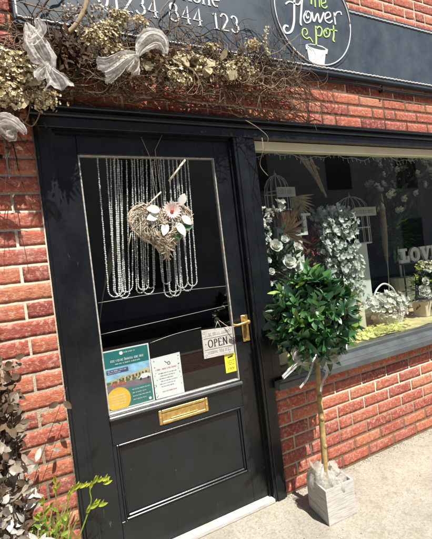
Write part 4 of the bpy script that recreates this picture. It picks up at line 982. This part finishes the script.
def birdcage(c, r, h, label, sq=False):
    o = thing('birdcage', c, label, 'birdcage', 'birdcages in the window'); b = MB(); n = 14; c = Vector(c)
    for k in range(n):
        a = 6.283*k/n; x, y = r*math.cos(a), r*math.sin(a); P = [c + Vector((x, y, 0)), c + Vector((x, y, h*.62))] + [c + Vector((x*math.cos(t), y*math.cos(t), h*.62 + h*.30*math.sin(t))) for t in (.4, .8, 1.2, 1.5)]
        b.tube(P, .0022, 5)
    b.build('bars', m_pale, o)
    b = MB()
    for z in (0.004, h*.3, h*.62): b.tube([c + Vector((r*math.cos(6.283*k/24), r*math.sin(6.283*k/24), z)) for k in range(25)], .004, 6)
    b.ball(c + Vector((0, 0, h*.93)), .012, 8, 6); b.tube([c + Vector((0, 0, h*.93)), c + Vector((0, 0, h))], .003, 6); b.build('hoops', m_pale, o)
    b = MB(); b.box(c.x - r*.9, c.x + r*.9, c.y - r - .016, c.y - r - .006, c.z + h*.50, c.z + h*.66); b.build('name_plate', m_wash, o, smooth=False)
    b = MB(); squiggle(b, c.x - r*.75, c.x + r*.75, c.z + h*.58, .03, c.y - r - .017, .004); b.build('plate_script', m_greyink, o, smooth=False)
    b = MB(); b.tube([c, c + Vector((0, 0, .012))], r, 20); b.build('base', m_pale, o, smooth=False)
birdcage((1.655, .36, 1.50), .085, .40, 'pale wire birdcage near the left window post behind the dark leaves')
birdcage((2.56, .58, 1.34), .135, .44, 'domed wire birdcage with a script plate behind the pale blossom')
# shelf plinths carrying the cages
b = MB(); b.box(1.56, 1.76, .28, .46, .69, 1.497); tag(b.build('display_plinth', m_pale, smooth=False), 'tall pale plinth under the left birdcage', 'plinth')
b = MB(); b.box(1.60, 1.80, .262, .279, 1.44, 1.455); b.box(1.615, 1.64, .262, .279, 1.18, 1.4395); b.box(1.76, 1.84, .262, .279, 1.57, 1.585); b.box(1.77, 1.80, .262, .279, 1.4555, 1.5695)
tag(b.build('wooden_letter', m_pale, smooth=False), 'pale wooden letter shape standing among the left flowers', 'letter')
b = MB(); b.box(2.40, 2.60, .49, .72, .69, 1.338); tag(b.build('display_plinth', m_pale, smooth=False), 'wide pale plinth behind the cream flower pot', 'plinth')
# dark dried palm, fans and hanging feathers
b = MB()
for k in range(15):
    a = R(-70 + k*14); c = at(284, 232, .2); b.leaf(c, (math.sin(a)*.6 + .25, -.1, math.cos(a)), (0, -1, 0), rnd.uniform(.13, .24), .024, .05, .3, rnd.random()*.6)
tag(b.build('dark_dried_leaves', m_brown_leaf), 'dark dried leaves fanning out above the white blooms', 'dried leaves')
b = MB(); c = at(291, 198, .34)
for k in range(13):
    a = R(95 + k*8 - 10); b.leaf(c, (math.sin(a), -.1, math.cos(a)), (0, -1, 0), rnd.uniform(.17, .22), .016, .02, .5, rnd.random())
tag(b.build('palm_fan', m_straw), 'straw coloured palm fan spread beside the left birdcage', 'palm fan')
b = MB()
for (a0, b0, a1, b1) in ((299, 154, 314, 176), (304, 155, 322, 190), (310, 156, 326, 196), (301, 156, 318, 168)):
    p0, p1 = at(a0, b0, .36), at(a1, b1, .38); d = p1 - p0
    for k in range(34):
        u = k/34; q = p0 + d*u
        for s in (-1, 1): b.leaf(q, d.normalized() + Vector((s*.35, 0, .12)), (0, -1, 0), .045*(1.1 - .5*u), .006, .1, .1, rnd.random())
tag(b.build('hanging_grass', m_straw), 'bundle of dried grass hanging from the top of the window', 'dried grass')
# left white bouquet
o = thing('white_rose_arrangement', (1.45, .2, .69), 'white and cream rose arrangement in the left corner of the window', 'flowers')
b = MB()
for (a, q, r, y) in ((275, 247, .050, .12), (288, 263, .056, .13), (268, 261, .024, .1), (271, 272, .026, .1), (297, 247, .03, .16), (298, 268, .035, .14), (270, 284, .02, .1), (284, 240, .03, .2), (301, 262, .025, .18), (268, 240, .02, .1)):
    b.flower(at(a, q, y), (-.2, -1, .45), r*.95, 6, 5 if r > .04 else 3, .35, (.45, 1), wide=1.35)
b.build('roses', m_white_petal, o)
b = MB()
for (a, q) in ((275, 247), (288, 263)): b.ball(at(a, q, .10), .010, 7, 5)
b.build('flower_centres', m_straw, o)
b = MB()
for (a, q) in ((264, 212), (263, 224), (266, 232), (277, 206), (282, 204), (266, 246), (270, 215)): sprays(b, at(a, q, .14), (.02, .02, .03), 9, .018, 5)
b.build('small_blossom', m_white_petal, o)
b = MB(); greens(b, (1.50, .22, 1.22), (.17, .10, .30), 420, .06, .022); b.build('greenery', m_dark_leaf, o)
b = MB(); greens(b, (1.62, .24, 1.16), (.2, .1, .2), 220, .045, .018); b.build('russet_leaves', m_brown_leaf, o)
b = MB(); b.tube([(1.48, .22, .69), (1.48, .22, .99)], .085, 20, r1=.10); b.build('vase', m_terracotta, o, smooth=False)
o = thing('red_leaf_spray', (1.85, .36, 1.0), 'dark red leafy spray between the roses and the pale blossom', 'flowers')
b = MB(); greens(b, at(309, 247, .34), (.15, .07, .12), 330, .05, .017); b.build('leaves', m_red_leaf, o)
b = MB(); greens(b, at(310, 268, .34), (.15, .07, .18), 260, .055, .02); b.build('greenery', m_dark_leaf, o)
b = MB(); b.tube([(1.9, .38, .69), (1.9, .38, 1.0)], .07, 18, r1=.09); b.build('vase', m_terracotta, o, smooth=False)
# pale blossom column
o = thing('pale_blossom_column', (2.17, .4, .69), 'tall column of dusty white blossom left of the domed birdcage', 'flowers')
b = MB()
for k in range(900):
    z = rnd.uniform(.95, 1.62); w_ = .17*(1 - .28*max(0, (z - 1.3)/.35)); x = 2.07 + rnd.uniform(-w_, w_); y = .30 + rnd.uniform(-.1, .1)
    b.flower((x, y, z), (rnd.uniform(-.6, .6), -1, rnd.uniform(-.2, .8)), rnd.uniform(.014, .026), 5, 1, .3, (0, 1))
b.build('blossom', m_dusty_petal, o)
b = MB(); greens(b, (2.07, .33, 1.28), (.15, .08, .34), 420, .05, .016); b.build('greenery', m_dark_leaf, o)
b = MB(); b.tube([(2.07, .33, .69), (2.07, .33, 1.0)], .06, 18, r1=.09); b.build('vase', m_terracotta, o, smooth=False)
# cream arch arrangement with pot
AY = .36; c = at(349, 300, AY)
o = thing('wicker_arch_basket', (c.x, AY, .69), 'arched wicker handle basket of white blossom in a cream pot', 'basket')
b = MB()
for k in range(4):
    P = [at(341 + k*1.2, 305, AY + .01*k), at(340 + k*1.2, 285, AY), at(342 + k, 266, AY), at(348, 259 + k, AY), at(355 - k, 264, AY), at(359 - k, 280, AY), at(361 - k, 305, AY)]
    b.tube(crom(P, 6), .006, 6, .9)
b.build('handle', m_wicker, o)
b = MB()
for a in range(340, 364, 2): sprays(b, at(a, 262 + abs(a - 351)*.8, AY - .02), (.03, .03, .035), 7, .015, 5, (.3, 1))
sprays(b, at(350, 288, AY - .02), (.12, .07, .10), 240, .018, 5); sprays(b, at(349, 268, AY), (.07, .05, .07), 90, .017, 5); b.build('blossom', m_white_petal, o)
b = MB(); c1 = at(351, 300, AY); b.tube([(c1.x, AY, .865), (c1.x, AY, 1.01)], .065, 24, r1=.082); b.build('pot', m_terracotta, o, smooth=True, sharp=40)
b = MB(); b.box(c1.x - .13, c1.x + .055, AY - .07, AY + .09, .69, .8645, bev=.002); tag(b.build('display_riser', m_terracotta, smooth=False), 'pale box riser under the cream pot, behind the topiary crown', 'riser')
# white basket with hoop
c = Gz(388, 323); c.z = .69
o = thing('white_flower_basket', c, 'white wicker basket of lime and white flowers with a tall hoop handle', 'basket')
r = .125
b = MB()
for z in (0, .014, .028, .042, .056, .070): b.tube([c + Vector(((r*.8 + z*.35)*math.cos(6.283*k/28), (r*.8 + z*.35)*math.sin(6.283*k/28), z + .008 + .003*(k % 2))) for k in range(29)], .0075, 6)
b.tube([c, c + Vector((0, 0, .006))], r*.8, 20); b.build('body', m_white, o)
b = MB(); b.tube(crom([c + Vector((-r, 0, .06)), c + Vector((-r*1.02, 0, .20)), c + Vector((-r*.7, 0, .275)), c + Vector((0, 0, .315)), c + Vector((r*.7, 0, .275)), c + Vector((r*1.02, 0, .20)), c + Vector((r, 0, .06))], 6), .007, 7); b.build('handle', m_white, o)
b = MB(); sprays(b, c + Vector((0, 0, .14)), (.21, .13, .10), 240, .030, 6, (.3, 1)); b.build('white_flowers', m_white_petal, o)
b = MB(); sprays(b, c + Vector((0, -.03, .13)), (.08, .08, .06), 50, .022, 5); greens(b, c + Vector((0, 0, .1)), (.12, .1, .06), 60, .04, .014, (.3, 1)); b.build('lime_flowers', m_lime, o)
# LOVE letters on a stand
LY = .46; lo = thing('love_sign', (3.3, LY, 1.14), 'white slab letters spelling LOVE on a thin stand above the potted bouquet', 'sign')
h = .125; z0 = 1.135; xL = at(400.5, 256, LY).x
def slab(b, pts): # closed polygon extruded
    plane_poly(b, [(x, z) for x, z in pts], LY, 0, .022)
b = MB(); S_ = .034
def bar(x0, x1, a0, a1): rect(b, x0, x1, a0, a1, LY, 0, .022)
x = xL; bar(x, x + .115, z0, z0 + .03); bar(x + .028, x + .066, z0 + .0303, z0 + h - .024); bar(x, x + .092, z0 + h - .0237, z0 + h); bar(x + .088, x + .115, z0 + .0303, z0 + .058)
b.build('letter_l', m_white, lo, smooth=False)
b = MB(); x = xL + .128; n = 24; vs = []
for k in range(n):
    a = 6.283*k/n; vs += [(x + .066 + .066*math.cos(a), z0 + h/2 + .066*math.sin(a)), (x + .066 + .030*math.cos(a), z0 + h/2 + .036*math.sin(a))]
V3 = [(q[0], LY, q[1]) for q in vs] + [(q[0], LY + .022, q[1]) for q in vs]; N2 = 2*n
b.add(V3, [(2*k, (2*k + 2) % N2, (2*k + 3) % N2, 2*k + 1) for k in range(n)] + [(2*k, N2 + 2*k, N2 + (2*k + 2) % N2, (2*k + 2) % N2) for k in range(n)] + [(2*k + 1, (2*k + 3) % N2, N2 + (2*k + 3) % N2, N2 + 2*k + 1) for k in range(n)]); b.build('letter_o', m_white, lo, smooth=False)
b = MB(); x = xL + .268; plane_poly(b, [(x + .055, z0), (x + .085, z0), (x + .125, z0 + h - .022), (x + .140, z0 + h - .022), (x + .140, z0 + h), (x + .088, z0 + h), (x + .088, z0 + h - .022), (x + .096, z0 + h - .022), (x + .076, z0 + .045), (x + .056, z0 + h - .022), (x + .066, z0 + h - .022), (x + .066, z0 + h), (x, z0 + h), (x, z0 + h - .022), (x + .014, z0 + h - .022)], LY, 0, .022); b.build('letter_v', m_white, lo, smooth=False)
b = MB(); x = xL + .420; bar(x, x + .11, z0, z0 + .026); bar(x + .024, x + .058, z0 + .0263, z0 + h - .0263); bar(x, x + .11, z0 + h - .026, z0 + h); bar(x + .0583, x + .085, z0 + .052, z0 + .074); b.build('letter_e', m_white, lo, smooth=False)
b = MB(); b.box(xL - .01, xL + .56, LY - .005, LY + .03, z0 - .012, z0 - .0005)
for x in (xL + .03, xL + .52): b.box(x, x + .008, LY + .005, LY + .015, .69, z0 - .0125)
b.build('stand', m_room2, lo, smooth=False)
# potted bouquet
c = at(422, 318, .33); c = Vector((c.x + .10, .33, .69)); o = thing('potted_bouquet', c, 'cream trough of white roses and lime flowers under the LOVE letters', 'flowers')
b = MB(); b.box(c.x - .12, c.x + .14, c.y - .06, c.y + .06, .69, .815, bev=.004); b.build('trough', m_terracotta, o, smooth=False)
b = MB()
for k in range(26):
    d = Vector((rnd.uniform(-1, 1), -rnd.uniform(.2, 1), rnd.uniform(-.3, 1))).normalized(); b.flower(c + Vector((.0 + d.x*.17, d.y*.09, .22 + d.z*.15)), d + Vector((0, -.5, .4)), rnd.uniform(.03, .042), 6, 4, .4, (.5, 1), wide=1.35)
b.build('roses', m_white_petal, o)
b = MB(); greens(b, c + Vector((0, 0, .22)), (.20, .11, .19), 330, .05, .018); b.leaf(c + Vector((-.12, -.05, .17)), (-1, -.3, .1), (0, -.3, 1), .09, .06, .1, .2, 1); b.build('greenery', m_dark_leaf, o)
b = MB(); sprays(b, c + Vector((.0, 0, .29)), (.15, .09, .16), 60, .016, 5); b.build('lime_flowers', m_lime, o)
b = MB(); sprays(b, c + Vector((.04, 0, .40)), (.11, .07, .06), 50, .015, 5); b.build('cream_filler', m_cream_petal, o)
# pampas
def pampas(top, mid, base, y, label):
    o = thing('pampas_grass', at(*base, y), label, 'pampas grass', 'pampas stems inside the shop')
    b = MB(); b.tube(crom([at(*base, y), at(*mid, y), at(*top, y)], 6), .005, 6, .6, r1=.002); b.build('stem', m_wicker, o)
    b = MB(); p0, p1 = at(*mid, y), at(*top, y); ln = (p1 - p0)
    for k in range(1300):
        u = rnd.random(); q = p0 + ln*u; a = rnd.random()*6.28; w_ = 1.0*math.sin(math.pi*(u*.85 + .1)); b.leaf(q, ln.normalized() + Vector((math.cos(a)*w_*.42, math.sin(a)*w_*.42, 0)), (0, -1, 0),   .085*(1.1 - .5*u), .0045, .1, .1, rnd.random(), rows=3)
    b.build('plume', m_straw, o)
pampas((380, 182), (388, 268), (389, 312), .52, 'tall straw pampas plume standing right of the domed birdcage')
pampas((118, 236), (104, 290), (98, 335), .55, 'dim straw pampas plume behind the left side of the door glass')
# fallen petals, yellow bag
b = MB()
for k in range(170):
    q = Gz(rnd.uniform(322, 392), 0); a = rnd.random()
    q = Gz(352 + 50*a + rnd.gauss(0, 6), 337 - 10*a + rnd.gauss(0, 4.0), .70)
    if q.y < .10 or q.y > .7 or q.x > 3.4: continue
    b.flower(q, (rnd.gauss(0, .3), rnd.gauss(0, .3), 1), rnd.uniform(.02, .034), 5, 1, .25, (.2, 1))
tag(b.build('scattered_petals', m_yellow_petal), 'pale yellow petals scattered on the cloth before the white basket', 'petals', kind='stuff')
b = MB(); c = at(286, 362, .16); c.z = .69
def bag(u, v): a = 6.283*u; r_ = .06 - .006*math.sin(v*9) + .006*noise.noise(Vector((math.cos(a)*2, math.sin(a)*2, v*4))); return (c.x + r_*1.0*math.cos(a), c.y + r_*.6*math.sin(a), .69 + v*.16 + .004*math.sin(a*7)*v)
b.sheet(bag, 40, 10); m_bag = mat_simple('pale_yellow_paper', (0.72, 0.66, 0.22), .6, .25, 30)
tag(b.build('gift_bag', m_bag), 'crumpled pale yellow gift bag at the left end of the window deck', 'bag')
b = MB()
for k in range(24):
    q = at(267 + rnd.gauss(0, 3), 330 + k*.9, .12); b.flower(q, (0, -1, .5), .018, 5, 1, .4, (0, 1))
tag(b.build('yellow_sprig', m_yellow_petal), 'yellow flower sprig low beside the black window post', 'flowers')
# hanging silk branches at the upper right, seen dimly
o = thing('hanging_blossom_branch', (3.6, .8, 1.9), 'hanging branch of cream blossom and foliage at the upper right of the window', 'branch')
b = MB(); g = MB(); st = MB()
for k in range(38):
    p0 = Vector((rnd.uniform(2.75, 4.1), rnd.uniform(.35, .8), 2.4)); P = [p0, p0 + Vector((rnd.gauss(0, .1), 0, -.25)), p0 + Vector((rnd.gauss(0, .18), 0, -rnd.uniform(.4, .9)))]; Q = crom(P, 8); st.tube(Q, .003, 5, .4)
    for q in Q[2:]:
        for j in range(3): g.leaf(q, (rnd.uniform(-1, 1), rnd.uniform(-1, 1), rnd.uniform(-1, .4)), (0, -1, .5), rnd.uniform(.05, .09), .03, .2, .2, rnd.random())
        if rnd.random() < .42: b.flower(q + Vector((rnd.gauss(0, .03), -.03, rnd.gauss(0, .03))), (rnd.uniform(-.5, .5), -1, rnd.uniform(-.3, .6)), rnd.uniform(.03, .05), 6, 2, .4, (.3, 1))
b.build('blossom', m_dusty_petal, o); g.build('foliage', m_dark_leaf, o); st.build('branches', m_twig, o)
o = thing('green_pot_plant', (3.35, .75, .69), 'leafy green plant standing behind the LOVE letters', 'plant')
b = MB(); greens(b, (3.35, .78, 1.42), (.28, .12, .25), 460, .08, .028); b.build('foliage', m_leaf, o)
b = MB(); b.tube([(3.35, .78, .69), (3.35, .78, .98)], .09, 18, r1=.12); b.tube([(3.35, .78, .98), (3.35, .78, 1.3)], .01, 8); b.build('pot', m_pale, o, smooth=False)
o = thing('trailing_ivy', (2.75, .62, 1.3), 'dark trailing ivy beside the pampas plume', 'plant')
b = MB(); greens(b, (2.74, .64, 1.12), (.05, .05, .28), 150, .035, .026); b.build('leaves', m_dark_leaf, o)
b = MB(); b.tube([(2.74, .66, .69), (2.74, .66, 1.35)], .004, 6); b.build('stem', m_twig, o)
# wire with tiny bulbs along the top of the window
b = MB(); P = [Vector((x, .055, 1.905 + .012*math.sin(x*14) + .008*math.sin(x*37))) for x in np.linspace(1.28, 3.6, 120)]; b.tube(P, .0016, 4)
for q in P[::2]: b.tube([q, q + Vector((rnd.gauss(0, .012), -.004, -rnd.uniform(.012, .035)))], .0016, 4)
tag(b.build('fairy_light_wire', m_wire), 'thin pale fairy light wire strung along the top of the window', 'fairy lights')
